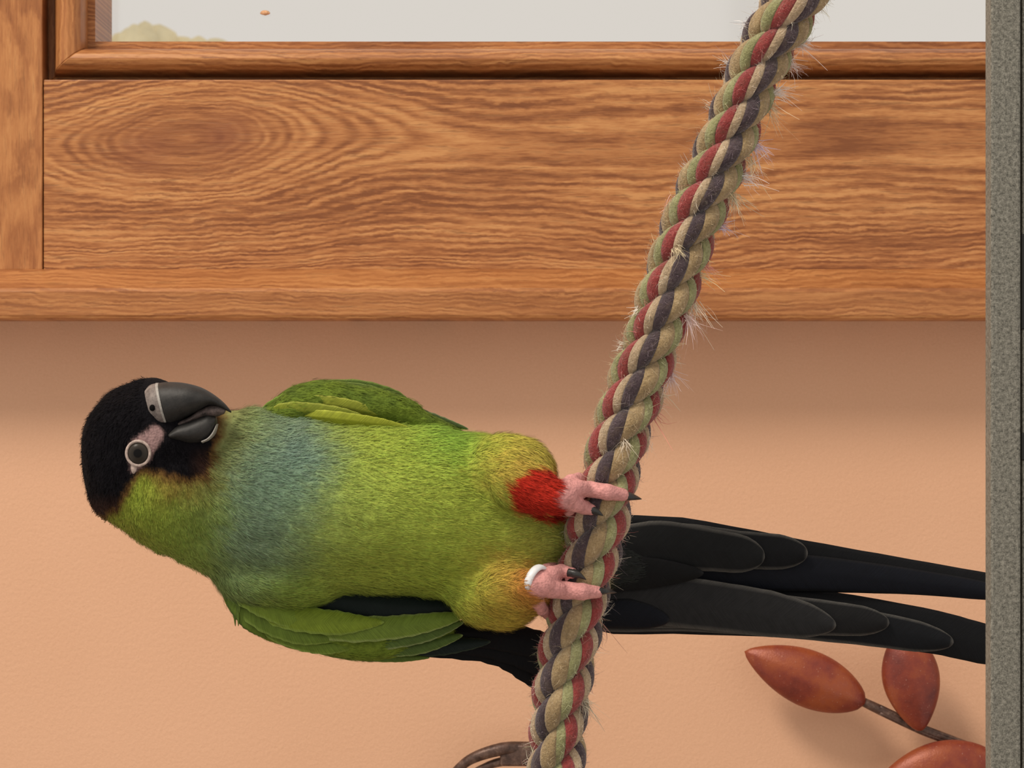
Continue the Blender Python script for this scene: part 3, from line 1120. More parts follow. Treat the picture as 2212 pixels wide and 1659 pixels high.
PLUME = [  # px, py, sRGB, sigma
    (240, 1135, (128, 128, 30), 40), (300, 1090, (132, 150, 28), 45), (340, 1120, (128, 148, 36), 45), (300, 1160, (132, 140, 48), 40),
    (370, 1050, (132, 100, 38), 28), (430, 1060, (120, 112, 45), 30), (400, 1130, (126, 148, 48), 45), (400, 1190, (125, 145, 55), 45), (450, 1110, (118, 140, 60), 40),
    (440, 1215, (124, 146, 54), 40), (470, 1000, (112, 118, 62), 30), (500, 900, (118, 112, 62), 28), (490, 950, (118, 124, 64), 28), (540, 905, (132, 150, 78), 28),
    (560, 950, (116, 140, 104), 45), (600, 920, (126, 148, 110), 35), (560, 1050, (106, 132, 104), 50), (620, 1000, (104, 132, 112), 45), (660, 965, (100, 130, 126), 40),
    (700, 975, (106, 136, 120), 35), (650, 1060, (112, 142, 112), 45), (540, 1140, (106, 130, 102), 50), (590, 1160, (110, 138, 110), 45), (510, 1200, (110, 132, 100), 40),
    (570, 1215, (116, 138, 98), 40), (640, 1180, (128, 150, 84), 45), (510, 1245, (118, 140, 72), 30), (580, 1262, (122, 145, 48), 35), (640, 1280, (126, 150, 44), 35),
    (720, 930, (158, 176, 54), 35), (770, 925, (160, 178, 52), 40), (850, 940, (156, 180, 50), 45), (950, 945, (134, 182, 50), 40), (1000, 950, (130, 180, 48), 30),
    (760, 1000, (160, 180, 58), 50), (860, 1000, (165, 185, 54), 60), (960, 1010, (158, 178, 48), 55), (740, 1080, (152, 172, 70), 50), (840, 1090, (158, 176, 56), 60),
    (950, 1100, (160, 178, 50), 60), (1040, 1070, (152, 170, 46), 45), (720, 1160, (150, 168, 66), 50), (820, 1180, (154, 172, 52), 60), (930, 1190, (158, 174, 48), 60),
    (1030, 1150, (160, 175, 48), 50), (720, 1240, (148, 166, 50), 45), (820, 1260, (152, 168, 48), 50), (930, 1270, (150, 172, 44), 50), (1000, 1260, (158, 176, 46), 45),
    (1100, 1130, (164, 176, 52), 45), (1150, 1150, (172, 178, 58), 30), (1135, 1190, (172, 172, 52), 30), (1195, 1130, (160, 168, 62), 25), (1192, 1175, (156, 162, 62), 22), (1200, 1210, (154, 160, 62), 22),
    (1060, 950, (174, 182, 48), 30), (1110, 945, (200, 196, 56), 30), (1165, 965, (200, 190, 62), 28), (1195, 1005, (198, 178, 62), 20), (1075, 990, (192, 182, 50), 30), (1130, 990, (202, 160, 52), 30),
    (1100, 1025, (200, 150, 52), 24), (1060, 1030, (178, 170, 48), 28),
    (1050, 1230, (180, 165, 46), 35), (1090, 1240, (195, 140, 44), 28), (1140, 1250, (200, 100, 38), 22), (1150, 1290, (196, 108, 36), 24), (1090, 1290, (192, 150, 40), 30),
    (1040, 1310, (178, 165, 42), 35), (1110, 1335, (184, 162, 42), 32), (1165, 1335, (186, 150, 46), 24)]
CAP = [(345, 800), (260, 810), (140, 880), (140, 1060), (195, 1120), (226, 1108), (250, 1092), (268, 1062), (292, 1022), (312, 1012), (338, 1014), (372, 1024),
       (412, 1034), (440, 1022), (452, 985), (462, 950), (475, 905), (470, 870), (400, 850)]
RED = [(1120, 1024), (1160, 1000), (1205, 1022), (1235, 1040), (1235, 1130), (1150, 1126), (1108, 1102), (1088, 1072), (1098, 1046)]
_pc = np.array([[t[0], t[1]] for t in PLUME], float)
_pl = np.array([lin(t[2]) for t in PLUME])
_ps = np.array([t[3] for t in PLUME], float)


def plumage(p):
    q = to_px(p)
    n1 = vnoise(p / 2.2 + 90, 11) - 0.5
    n2 = vnoise(p / 0.9 + 90, 12) - 0.5
    qj = q + np.stack([n1 * 26 + n2 * 12, (vnoise(p / 2.2 + 50, 13) - 0.5) * 26 + n2 * 10], 1)
    d2 = ((qj[:, None, :] - _pc[None]) ** 2).sum(2) / (2 * _ps[None] ** 2)
    d2 = d2 - d2.min(1)[:, None]
    w = np.exp(-np.minimum(d2, 40)) / _ps[None]
    c = (w @ _pl) / w.sum(1)[:, None]
    c = c * 1.06
    c = c * 0.88 + 0.12 * c.mean(1)[:, None]
    # red stocking
    r = poly_sd(qj, RED)
    k = sstep(10, -10, r)[:, None]
    c = c * (1 - k) + np.array(lin((182, 46, 33))) * k
    # black mask, brown rim at the nape and chin
    r = poly_sd(q + (qj - q) * 0.45, CAP)
    nape = sstep(1060, 1100, q[:, 1]) + sstep(400, 445, q[:, 0]) * sstep(960, 1000, q[:, 1])
    k = sstep(26, 2, r)[:, None]
    c = c * (1 - k) + np.array(lin((92, 66, 36))) * k
    k = sstep(6, -7, r)[:, None]
    blk = np.array([0.0048, 0.0042, 0.0056])
    c = c * (1 - k) + (blk + np.array([0.026, 0.011, 0.006]) * np.clip(nape, 0, 1)[:, None]) * k
    # bare skin round the eye
    ab = np.array([334.0, 938.0]) - np.array([305.0, 972.0])
    h = np.clip(((q - np.array([305.0, 972.0])) @ ab) / (ab @ ab), 0, 1)
    de = np.linalg.norm(q - np.array([305.0, 972.0]) - h[:, None] * ab, axis=1) - (27 - 9 * h)
    ab = np.array([287.0, 1014.0]) - np.array([300.0, 985.0])
    h2 = np.clip(((q - np.array([300.0, 985.0])) @ ab) / (ab @ ab), 0, 1)
    de2 = np.linalg.norm(q - np.array([300.0, 985.0]) - h2[:, None] * ab, axis=1) - (25 - 21 * h2)
    de = np.minimum(de, de2)
    front = p[:, 1] < -6
    sk = sstep(5, -4, de + n2 * 4) * front
    skc = np.array(lin((150, 122, 120)))[None] * (1 + 0.25 * n2[:, None])
    c = c * (1 - sk[:, None]) + skc * sk[:, None]
    # tail root goes dark
    k = (sstep(1240, 1330, q[:, 0]) * (p[:, 1] > 5))[:, None]
    c = c * (1 - k) + np.array([0.03, 0.032, 0.03]) * k
    # legs
    leg = np.zeros(len(p))
    m = (p[:, 0] > LEG_BOX[0]) & (p[:, 0] < LEG_BOX[1])
    if m.any():
        gl = sd_legs(p[m].astype(np.float32))
        gb = sd_body_core(p[m].astype(np.float32))
        leg[m] = sstep(-0.2, 0.9, gb - gl) * sstep(0.9, 0.3, np.abs(gl))
        lim = np.where(q[m, 1] < 1160, 1196.0, 1140.0) + n1[m] * 10
        leg[m] *= sstep(-5, 5, q[m, 0] - lim)
    pk = np.array(lin((206, 146, 142)))[None] * (1 + 0.22 * n1[:, None] + 0.2 * n2[:, None])
    c = c * (1 - leg[:, None]) + pk * leg[:, None]
    bare = np.clip(sk + leg, 0, 1)
    return c.clip(0.002, 0.95), bare


BC, BARE = plumage(BV)


def plumage_mat(name, use_bn):
    m = NT(name)
    a = m.attr('col')
    p = m.pos()
    nz = m.noise(p, 700.0, 3.0, 0.65)
    hue = m.ramp(nz, [(0.3, (0.80, 0.80, 0.80)), (0.7, (1.18, 1.18, 1.18))])
    c = m.mix(1.0, a.outputs['Color'], hue, 'MULTIPLY')
    m.base(c, 0.8, 0.06)
    m.b.inputs['Sheen Weight'].default_value = 0.02
    m.b.inputs['Sheen Roughness'].default_value = 0.4
    if use_bn:
        m.link(m.attr('bn').outputs['Vector'], m.b.inputs['Normal'])
    else:
        vor = m.n('ShaderNodeTexVoronoi')
        vor.inputs['Scale'].default_value = 1250.0
        m.link(p, vor.inputs['Vector'])
        m.bump(vor.outputs['Distance'], 0.45, 0.0005)
        bare = m.attr('bare').outputs['Fac']
        m.link(m.math('SUBTRACT', 0.8, m.math('MULTIPLY', bare, 0.30)), m.b.inputs['Roughness'])
    return m.m


M_body = plumage_mat('plumage', False)
M_strand = plumage_mat('plumage_barbs', True)


def set_col(me, c, name='col'):
    at = me.color_attributes.new(name, 'FLOAT_COLOR', 'POINT')
    at.data.foreach_set('color', np.concatenate([c, np.ones((len(c), 1))], 1).astype(np.float32).ravel())


bird = empty('parrot', wpos(mm(1285, 1160, 0)))
tag(bird, 'black-headed green parrot with red thighs clinging sideways to the rope', 'parrot')
me = meshdata('body', wpos(BV), BF)
set_col(me, BC)
at = me.attributes.new('bare', 'FLOAT', 'POINT')
at.data.foreach_set('value', BARE.astype(np.float32))
body = put('body', me, M_body)
attach(body, bird)

# ---- fine feather barbs all over the plumage
nst = 210000
cand = RNG.integers(0, len(BV), nst)
cand = cand[(BARE[cand] < 0.25)]
BEAKP = [(322, 815), (350, 818), (410, 822), (470, 850), (505, 885), (475, 960), (415, 965), (372, 948), (340, 930), (318, 890), (312, 850)]
qb = to_px(BV[cand])
cand = cand[~((poly_sd(qb, BEAKP) < 6) & (BV[cand][:, 1] < 3))]
base = BV[cand] + RNG.normal(0, 0.35, (len(cand), 3))
nrm = BN[cand]
q = to_px(base)
away = base - mm(355, 890, 0)
away /= np.linalg.norm(away, axis=1)[:, None] + 1e-6
wx = sstep(360, 620, q[:, 0])[:, None]
flow = away * (1 - wx) + np.array([1.0, 0.05, -0.04]) * wx
th_ = sstep(1020, 1120, q[:, 0]) * (q[:, 1] < 1120)
flow = flow + th_[:, None] * np.array([0.3, -0.25, -0.45])
flow += RNG.normal(0, 0.16, flow.shape) + 0.5 * (np.stack([vnoise(base / 5 + 9 * i, 30 + i) for i in range(3)], 1) - 0.5)
flow -= (flow * nrm).sum(1)[:, None] * nrm
flow /= np.linalg.norm(flow, axis=1)[:, None] + 1e-6
lift = RNG.uniform(0.04, 0.30, len(base))
headk = sstep(470, 380, q[:, 0])
Ls = RNG.uniform(1.5, 3.4, len(base)) * (1 - 0.40 * headk)
d = flow * np.cos(lift)[:, None] + nrm * np.sin(lift)[:, None]
side = np.cross(nrm, flow)
wd = RNG.uniform(0.10, 0.22, len(base))
u0 = base - nrm * 0.25
mid_ = base + d * (Ls * 0.5)[:, None]
tip_ = base + d * Ls[:, None] - nrm * (0.07 * Ls)[:, None]
SVt = np.stack([u0 + side * wd[:, None] / 2, u0 - side * wd[:, None] / 2,
                mid_ + side * wd[:, None] / 2.2, mid_ - side * wd[:, None] / 2.2, tip_], 1).reshape(-1, 3)
n5 = np.arange(len(base))[:, None] * 5
faces = [tuple(r) for r in (n5 + np.array([0, 1, 3, 2])).tolist()] + [tuple(r) for r in (n5 + np.array([2, 3, 4])).tolist()]
me = meshdata('plumage_barbs', wpos(SVt), faces)
bc, _ = plumage(base)
bc = bc * RNG.uniform(0.86, 1.16, (len(bc), 1)) * (1 + RNG.normal(0, 0.04, bc.shape))
set_col(me, np.repeat(bc.clip(0.002, 0.95), 5, axis=0))
bnv = nrm + RNG.normal(0, 0.22, nrm.shape)
bnv /= np.linalg.norm(bnv, axis=1)[:, None]
at = me.attributes.new('bn', 'FLOAT_VECTOR', 'POINT')
at.data.foreach_set('vector', np.repeat(bnv, 5, axis=0).astype(np.float32).ravel())
barbs = put('plumage_barbs', me, M_strand, smooth=False)
barbs['kind'] = 'stuff'
attach(barbs, bird)


# ---- find the body surface under a pixel
def surf(px, py, y0=-30.0, y1=40.0):
    ys = np.linspace(y0, y1, 500)
    pts = np.array([mm(px, py, y) for y in ys])
    f = sd_body_core(pts.astype(np.float32))
    i = int(np.argmax(f < 0))
    p = pts[i]
    g = grad(lambda a: sd_body_core(a.astype(np.float32)), p[None], 0.4)[0]
    return p, g / np.linalg.norm(g)


# ------------------------------------------------------------------ eye, beak, cere, claws, band
def ell_mesh(name, c, ax, rad, n=28, m=16):
    """ellipsoid with axes ax (3x3 rows) and radii, mm"""
    vs_, fs = [], []
    for i in range(m + 1):
        t = math.pi * i / m
        for j in range(n):
            a = 2 * math.pi * j / n
            l = (math.sin(t) * math.cos(a) * rad[0], math.sin(t) * math.sin(a) * rad[1], math.cos(t) * rad[2])
            vs_.append(c + ax[0] * l[0] + ax[1] * l[1] + ax[2] * l[2])
    for i in range(m):
        for j in range(n):
            fs.append((i * n + j, i * n + (j + 1) % n, (i + 1) * n + (j + 1) % n, (i + 1) * n + j))
    return meshdata(name, wpos(np.array(vs_)), fs)


def frame_of(n):
    up = np.array([0, 0, 1.0])
    a = np.cross(up, n); a /= np.linalg.norm(a)
    b = np.cross(n, a)
    return np.array([a, b, n])


def torus_mesh(name, c, ax, R, r, sx=1.0, sy=1.0, n=40, m=12, flat=1.0):
    rings = []
    for i in range(n):
        a = 2 * math.pi * i / n
        rd = ax[0] * math.cos(a) * sx + ax[1] * math.sin(a) * sy
        ring = []
        for j in range(m):
            b = 2 * math.pi * j / m
            ring.append(c + rd * (R + r * math.cos(b)) + ax[2] * r * flat * math.sin(b))
        rings.append(wpos(np.array(ring)).tolist())
    rings.append(rings[0])
    return sweep_mesh(name, rings, cap=False)


def eye_mat(c):
    """dark brown iris with a black pupil, rings round the given axis centre"""
    m = NT('eye')
    x, y, z = m.xyz(m.pos())
    cw = wpos(c)
    dx = m.math('SUBTRACT', x, float(cw[0]))
    dz = m.math('SUBTRACT', z, float(cw[2]))
    r = m.math('SQRT', m.math('ADD', m.math('MULTIPLY', dx, dx), m.math('MULTIPLY', dz, dz)))
    f = m.math('MULTIPLY', r, 1000 / 3.6)
    c_ = m.ramp(f, [(0.0, (0.004, 0.004, 0.004)), (0.34, (0.004, 0.004, 0.004)), (0.44, (0.026, 0.022, 0.018)), (0.8, (0.040, 0.034, 0.027)), (1.0, (0.015, 0.012, 0.01))])
    m.base(c_, 0.28, 0.12)
    return m.m


ep, en = surf(299, 979)
en = en * 0.5 + np.array([0, -1, 0]) * 0.5
en /= np.linalg.norm(en)
fr = frame_of(en)
M_ring = flat_mat('eye_skin', lin((178, 160, 150)), 0.6, 0.3, noise_amt=0.35, scale=700, bump=0.5)
e1 = put('eye', ell_mesh('eye', ep + en * 0.1, fr, (3.5, 3.6, 2.0)), eye_mat(ep))
attach(e1, bird)
e2 = put('eye_ring', torus_mesh('eye_ring', ep + en * 0.7, fr, 3.75, 0.48, 1.0, 1.04), M_ring)
attach(e2, bird)
e2b = put('eye_corner', ell_mesh('eye_corner', surf(289, 1009)[0], fr, (1.0, 2.2, 0.7)), M_ring)
attach(e2b, bird)
# the far eye, on the other side of the head
c_far = np.array([ep[0], -ep[1] + 0.5, ep[2]])
fr2 = frame_of(np.array([en[0], -en[1], en[2]]))
attach(put('eye', ell_mesh('eye', c_far, fr2, (3.5, 3.6, 2.0)), eye_mat(c_far)), bird)
attach(put('eye_ring', torus_mesh('eye_ring', c_far + fr2[2] * 0.7, fr2, 3.75, 0.75), M_ring), bird)


def horn(name, c, c2, rough=0.45):
    m = NT(name)
    p = m.pos()
    a = m.noise(p, 300.0, 4.0, 0.6)
    b = m.noise(p, 1800.0, 2.0, 0.6)
    cc = m.ramp(m.math('ADD', m.math('MULTIPLY', a, 0.7), m.math('MULTIPLY', b, 0.3)), [(0.35, c), (0.68, c2)])
    m.base(cc, rough, 0.4)
    m.bump(a, 0.4, 0.0004)
    return m.m


M_beak = horn('beak_horn', (0.0075, 0.0075, 0.0072), (0.026, 0.024, 0.022), 0.55)
M_cere = horn('cere_skin', lin((78, 70, 68)), lin((142, 132, 126)), 0.65)
M_rim = horn('beak_rim', lin((112, 108, 102)), lin((182, 178, 172)), 0.6)
M_tong = horn('tongue', lin((34, 29, 28)), lin((104, 90, 86)), 0.75)
M_claw = horn('claw_horn', (0.014, 0.014, 0.014), (0.045, 0.044, 0.042), 0.35)


def beak_loft(name, top, bot, wid, by, mat, parent, n=30, m=26, pw=0.85):
    T_ = spline([(a, b, 0) for a, b in top], n)
    B_ = spline([(a, b, 0) for a, b in bot], n)
    w_ = np.interp(np.linspace(0, 1, n), np.linspace(0, 1, len(wid)), wid)
    y_ = np.interp(np.linspace(0, 1, n), np.linspace(0, 1, len(by)), by)
    rings = []
    for i in range(n):
        t, b = mm(T_[i, 0], T_[i, 1], y_[i]), mm(B_[i, 0], B_[i, 1], y_[i])
        c, hv = (t + b) / 2, (t - b) / 2
        ring = []
        for j in range(m):
            a = 2 * math.pi * j / m
            ca, sa = math.cos(a), math.sin(a)
            sx = math.copysign(abs(ca) ** pw, ca)
            ring.append(c + hv * sa + np.array([0, -1.0, 0]) * w_[i] * sx)
        rings.append(wpos(np.array(ring)).tolist())
    o = put(name, sweep_mesh(name, rings), mat)
    import bmesh
    bm = bmesh.new(); bm.from_mesh(o.data); bmesh.ops.recalc_face_normals(bm, faces=bm.faces[:]); bm.to_mesh(o.data); bm.free()
    attach(o, parent)
    return o


um = beak_loft('upper_mandible', [(328, 832), (350, 826), (378, 825), (408, 829), (437, 838), (463, 853), (485, 871), (500, 889)],
               [(352, 916), (366, 922), (386, 911), (408, 899), (432, 887), (452, 876), (474, 880), (499, 892)],
               [8.6, 8.6, 8.3, 7.6, 6.4, 4.8, 2.8, 0.35], [-7, -8, -9, -10, -10.5, -11, -11.5, -11.5], M_beak, bird)
beak_loft('lower_mandible', [(366, 934), (384, 917), (408, 908), (430, 899), (450, 892), (466, 898)],
          [(374, 950), (394, 956), (414, 960), (438, 956), (458, 944), (469, 916)],
          [8.2, 8.2, 7.8, 7.0, 5.8, 3.6], [-7.5, -8, -8.5, -9, -9.5, -10], M_beak, bird)
beak_loft('lower_beak_rim', [(438, 951), (450, 945), (460, 933), (468, 916)], [(440, 957), (454, 950), (465, 937), (471, 916)], [6.8, 6.2, 5.4, 3.2], [-9.1, -9.5, -9.8, -10], M_rim, bird)
beak_loft('tongue', [(380, 912), (410, 900), (440, 880), (470, 874), (488, 884)], [(384, 925), (412, 914), (440, 902), (468, 900), (484, 894)], [4.5, 4.8, 4.2, 3.4, 1.6], [-8, -9, -10, -11, -11.5], M_tong, bird)
beak_loft('cere', [(314, 842), (324, 832), (336, 828), (341, 829)], [(338, 924), (352, 930), (362, 926), (366, 922)], [8.4, 9.2, 9.2, 8.5], [-6.0, -6.8, -7.4, -7.8], M_cere, bird)
M_nostril = flat_mat('nostril_dark', (0.004, 0.003, 0.003), 0.9, 0.1)
beak_loft('beak_edge', [(337, 827), (340, 826.5), (343, 827)], [(360, 925), (363, 925), (366, 923)], [9.0, 9.2, 8.9], [-7.4, -7.6, -7.8], M_rim, bird, n=6)
attach(put('nostril', ell_mesh('nostril', mm(329, 881, -16.0), np.eye(3), (0.95, 0.7, 1.05), 14, 10), M_nostril), bird)


def claw(a, b, c, r):
    pts = spline([a, b, c], 14)
    rings = []
    for i, p in enumerate(pts):
        t = pts[min(i + 1, 13)] - pts[max(i - 1, 0)]
        t /= np.linalg.norm(t)
        s = np.cross(t, [0, -1.0, 0.05]); s /= np.linalg.norm(s)
        u_ = np.cross(s, t)
        rr = r * (1 - (i / 13.0) ** 1.6) + 0.12
        rings.append(wpos(np.array([p + rr * (math.cos(x) * s + math.sin(x) * u_) for x in np.linspace(0, 2 * math.pi, 10, endpoint=False)])).tolist())
    attach(put('claw', sweep_mesh('claw', rings), M_claw), bird)


claw(on_rope(1340, 1068, 1.4), on_rope(1364, 1073, 1.6), mm(1386, 1078, -4.0), 1.55)
claw(on_rope(1272, 1099, 1.4), on_rope(1288, 1105, 1.7), on_rope(1303, 1114, 0.3), 1.45)
claw(on_rope(1284, 1278, 1.6), on_rope(1308, 1277, 2.3), mm(1332, 1280, -5.0), 1.35)
claw(on_rope(1230, 1237, 1.6), on_rope(1248, 1241, 2.1), on_rope(1266, 1252, 0.3), 1.5)
claw(mm(1288, 1056, 11), mm(1312, 1060, 12), mm(1335, 1068, 8), 1.4)
claw(mm(1288, 1108, 12.5), mm(1312, 1110, 13), mm(1334, 1114, 9), 1.3)
claw(mm(1213, 1330, 11.5), mm(1238, 1332, 13), mm(1262, 1338, 9), 1.3)
claw(mm(1222, 1224, 11), mm(1246, 1224, 13), mm(1270, 1228, 10), 1.3)

M_band = flat_mat('white_leg_band', lin((226, 226, 228)), 0.3, 0.5, metal=0.0, noise_amt=0.08, scale=700)
axn = np.array([0.80, -0.50, -0.28]); axn /= np.linalg.norm(axn)
attach(put('leg_band', torus_mesh('leg_band', mm(1158, 1257, -15.2), frame_of(axn), 5.0, 0.85, flat=1.7), M_band), bird)


# ------------------------------------------------------------------ flight feathers
def feather_mat(name, spec=0.15, rough=0.62):
    m = NT(name)
    a = m.attr('col')
    uv = m.n('ShaderNodeUVMap', uv_map='UVMap').outputs[0]
    x, y, z = m.xyz(uv)
    yy_ = m.math('ABSOLUTE', y)
    w_ = m.noise(m.vec(m.math('MULTIPLY', m.math('SUBTRACT', x, m.math('MULTIPLY', yy_, 0.9)), 2.6), m.math('MULTIPLY', y, 0.15), 0.0), 1.0, 3.0, 0.7)
    c = m.mix(1.0, a.outputs['Color'], m.ramp(w_, [(0.3, (0.74, 0.74, 0.74)), (0.7, (1.25, 1.25, 1.25))]), 'MULTIPLY')
    mo = m.noise(m.pos(), 260.0, 4.0, 0.65)
    c = m.mix(1.0, c, m.ramp(mo, [(0.30, (0.82, 0.82, 0.82)), (0.66, (1.06, 1.06, 1.06))]), 'MULTIPLY')
    m.base(c, rough, spec)
    m.bump(w_, 0.35, 0.0004)
    return m.m


M_feather = feather_mat('flight_feather')


def blade(parent, pts, widths, c_mid, c_edge, tip=0.18, dome=0.8, roll=0.0, name='feather', edge=0.80, n=36, m=11, rag=0.02, start=0.0):
    """pts: (px,py,by); widths: full width px along the feather; tip: rounded share of the length"""
    cf_ = spline([mm(*p) for p in pts], 240)
    s = 1 - (1 - np.linspace(0, 1, n)) ** 1.9
    c = np.stack([np.interp(s, np.linspace(0, 1, 240), cf_[:, i]) for i in range(3)], 1)
    wv = np.interp(s, np.linspace(0, 1, len(widths)), widths) * S / 2
    k = np.where(s > 1 - tip, np.sqrt(np.clip(1 - ((s - (1 - tip)) / tip) ** 2, 0, 1)), 1.0)
    if start: k = k * sstep(-0.02, start, s) ** 0.6
    wv = wv * k + 0.02
    T_ = np.gradient(c, axis=0)
    T_ /= np.linalg.norm(T_, axis=1)[:, None]
    nr = np.array([0, -1.0, 0])
    lens = np.concatenate([[0], np.cumsum(np.linalg.norm(np.diff(c, axis=0), axis=1))])
    seed = RNG.integers(0, 9999)
    vs_, cl, uvs = [], [], []
    v_ = np.linspace(-1, 1, m)
    cm, ce = np.array(lin(c_mid)), np.array(lin(c_edge))
    for side in (1, -1):
        for i in range(n):
            sd = np.cross(T_[i], nr); sd /= np.linalg.norm(sd)
            nn = np.cross(sd, T_[i])
            sd2 = sd * math.cos(roll) + nn * math.sin(roll)
            nn2 = nn * math.cos(roll) - sd * math.sin(roll)
            for v in v_:
                rg = 1 + rag * (float(((seed * 13 + i * 37 + int(v > 0) * 91) * 7919) % 97) / 97 - 0.5) * (abs(v) > 0.85)
                th = (0.22 * (1 - v * v) + 0.02) * (1 if side > 0 else -1)
                rach = 0.25 * math.exp(-(v / 0.10) ** 2) * (1 - s[i]) * side
                vs_.append(c[i] + sd2 * v * wv[i] * rg + nn2 * (dome * (1 - v * v) * min(1.0, wv[i] / 3.0) + th + rach))
                e = max(sstep(edge, 1.0, abs(v)), sstep(1 - tip * 0.10, 1.0, s[i]))
                cl.append(cm * (1 - e) + ce * e)
                uvs.append((lens[i], v * wv[i]))
    fs = []
    off = n * m
    for i in range(n - 1):
        for j in range(m - 1):
            a, b, c2, d2 = i * m + j, i * m + j + 1, (i + 1) * m + j + 1, (i + 1) * m + j
            fs.append((a, d2, c2, b))
            fs.append((off + a, off + b, off + c2, off + d2))
        fs.append((i * m, off + i * m, off + (i + 1) * m, (i + 1) * m))
        fs.append((i * m + m - 1, (i + 1) * m + m - 1, off + (i + 1) * m + m - 1, off + i * m + m - 1))
    for j in range(m - 1):
        fs.append((j, j + 1, off + j + 1, off + j))
        a = (n - 1) * m + j
        fs.append((a, off + a, off + a + 1, a + 1))
    me = meshdata(name, wpos(np.array(vs_)), fs)
    set_col(me, np.array(cl))
    uvl = me.uv_layers.new(name='UVMap')
    li = np.empty(len(me.loops), np.int32)
    me.loops.foreach_get('vertex_index', li)
    uvl.data.foreach_set('uv', np.array(uvs)[li].astype(np.float32).ravel())
    o = put(name, me, M_feather)
    par = parent
    if par.type == 'EMPTY':
        attach(o, par)
    else:
        o.parent = par                           # parent mesh already sits at world coordinates
    return o


BLK, BLU, GRY = (13, 14, 17), (10, 13, 22), (34, 34, 35)
RIM = (84, 82, 78)
tail = [  # points, widths, colour, tip share  (underside seen; longest lie behind)
    ([(1290, 1185, 26), (1480, 1192, 31), (1750, 1224, 36), (2000, 1250, 39), (2330, 1292, 43)], [150, 150, 112, 74, 40], BLK, 0.10),
    ([(1290, 1225, 25), (1480, 1232, 30), (1750, 1238, 34), (2020, 1262, 38), (2230, 1292, 40)], [110, 105, 80, 52, 34], BLU, 0.16),
    ([(1290, 1305, 27), (1500, 1312, 31), (1760, 1328, 36), (2000, 1362, 39), (2130, 1392, 41), (2360, 1440, 44)], [120, 120, 112, 98, 90, 50], BLK, 0.10),
    ([(1290, 1200, 23), (1450, 1182, 27), (1600, 1188, 30), (1745, 1196, 31)], [110, 110, 84, 76], BLK, 0.13),
    ([(1290, 1190, 21), (1420, 1178, 25), (1550, 1190, 27), (1652, 1204, 28)], [90, 110, 92, 78], (19, 20, 21), 0.16),
    ([(1290, 1315, 25), (1500, 1318, 29), (1800, 1346, 34), (2060, 1388, 37)], [90, 96, 86, 64], (15, 17, 21), 0.10),
    ([(1290, 1305, 24), (1500, 1312, 27), (1750, 1332, 31), (1921, 1346, 33)], [90, 95, 82, 60], (24, 24, 25), 0.11),
    ([(1290, 1290, 22), (1480, 1302, 25), (1660, 1326, 28), (1806, 1352, 29)], [80, 112, 104, 60], GRY, 0.14),  # sheen of the underside painted in as a paler grey
    ([(1280, 1318, 20), (1360, 1326, 22), (1446, 1340, 23)], [60, 66, 48], BLU, 0.28),
    ([(1280, 1245, 19), (1380, 1238, 22), (1520, 1238, 24)], [70, 74, 46], (11, 11, 12), 0.3),
]
for (pts, wds, cc, tp) in tail:
    pts = [(1205, 1195 + (pts[0][1] - 1195) * 0.35, pts[0][2] - 3.0)] + pts      # rooted in the rump
    wds = [40] + wds
    blade(bird, pts, wds, cc, RIM if tp < 0.2 and pts[-1][0] < 2100 else (24, 24, 26), tip=tp, dome=1.0, roll=RNG.uniform(-0.08, 0.08), name='tail_feather', edge=0.94)


# ---- wings
def wing_core(name, fn, lo, hi, c_a, c_b):
    V_, F_ = surface_nets(fn, lo, hi, 1.0)
    g = grad(fn, V_)
    V_ = V_ - g * (fn(V_) / ((g ** 2).sum(1) + 0.05))[:, None]
    me = meshdata(name, wpos(V_), F_)
    k = vnoise(V_ / 3.0 + 70, 21)[:, None]
    cv = np.array(lin(c_a)) * (1 - k) + np.array(lin(c_b)) * k
    set_col(me, cv)
    o = put(name, me, M_body)
    attach(o, bird)
    return o, V_, cv


def wing_barbs(core, V_, N_, cv, n):
    ii = RNG.integers(0, len(V_), n)
    b = V_[ii] + RNG.normal(0, 0.3, (n, 3))
    nn = N_[ii]
    fl = np.array([1.0, 0.0, -0.05]) + RNG.normal(0, 0.15, (n, 3))
    fl -= (fl * nn).sum(1)[:, None] * nn
    fl /= np.linalg.norm(fl, axis=1)[:, None] + 1e-6
    Lw = RNG.uniform(1.0, 2.6, n)[:, None]
    lf = RNG.uniform(0.0, 0.12, n)[:, None]
    dd = fl * np.cos(lf) + nn * np.sin(lf)
    sd = np.cross(nn, fl) * RNG.uniform(0.06, 0.13, n)[:, None]
    vv = np.stack([b + sd, b - sd, b + dd * Lw * 0.5 + sd, b + dd * Lw * 0.5 - sd, b + dd * Lw], 1).reshape(-1, 3)
    k5 = np.arange(n)[:, None] * 5
    me = meshdata('wing_barbs', wpos(vv), [tuple(r) for r in (k5 + np.array([0, 1, 3, 2])).tolist()] + [tuple(r) for r in (k5 + np.array([2, 3, 4])).tolist()])
    set_col(me, np.repeat((cv[ii] * RNG.uniform(0.75, 1.5, (n, 1))).clip(0.002, 0.9), 5, axis=0))
    at = me.attributes.new('bn', 'FLOAT_VECTOR', 'POINT')
    at.data.foreach_set('vector', np.repeat(nn, 5, axis=0).astype(np.float32).ravel())
    o = put('wing_barbs', me, M_strand, smooth=False)
    o['kind'] = 'stuff'
    o.parent = core


GR1, GR2, GR3 = (112, 130, 40), (92, 112, 40), (70, 90, 40)
EDG = (128, 150, 70)
DK = (30, 44, 34)

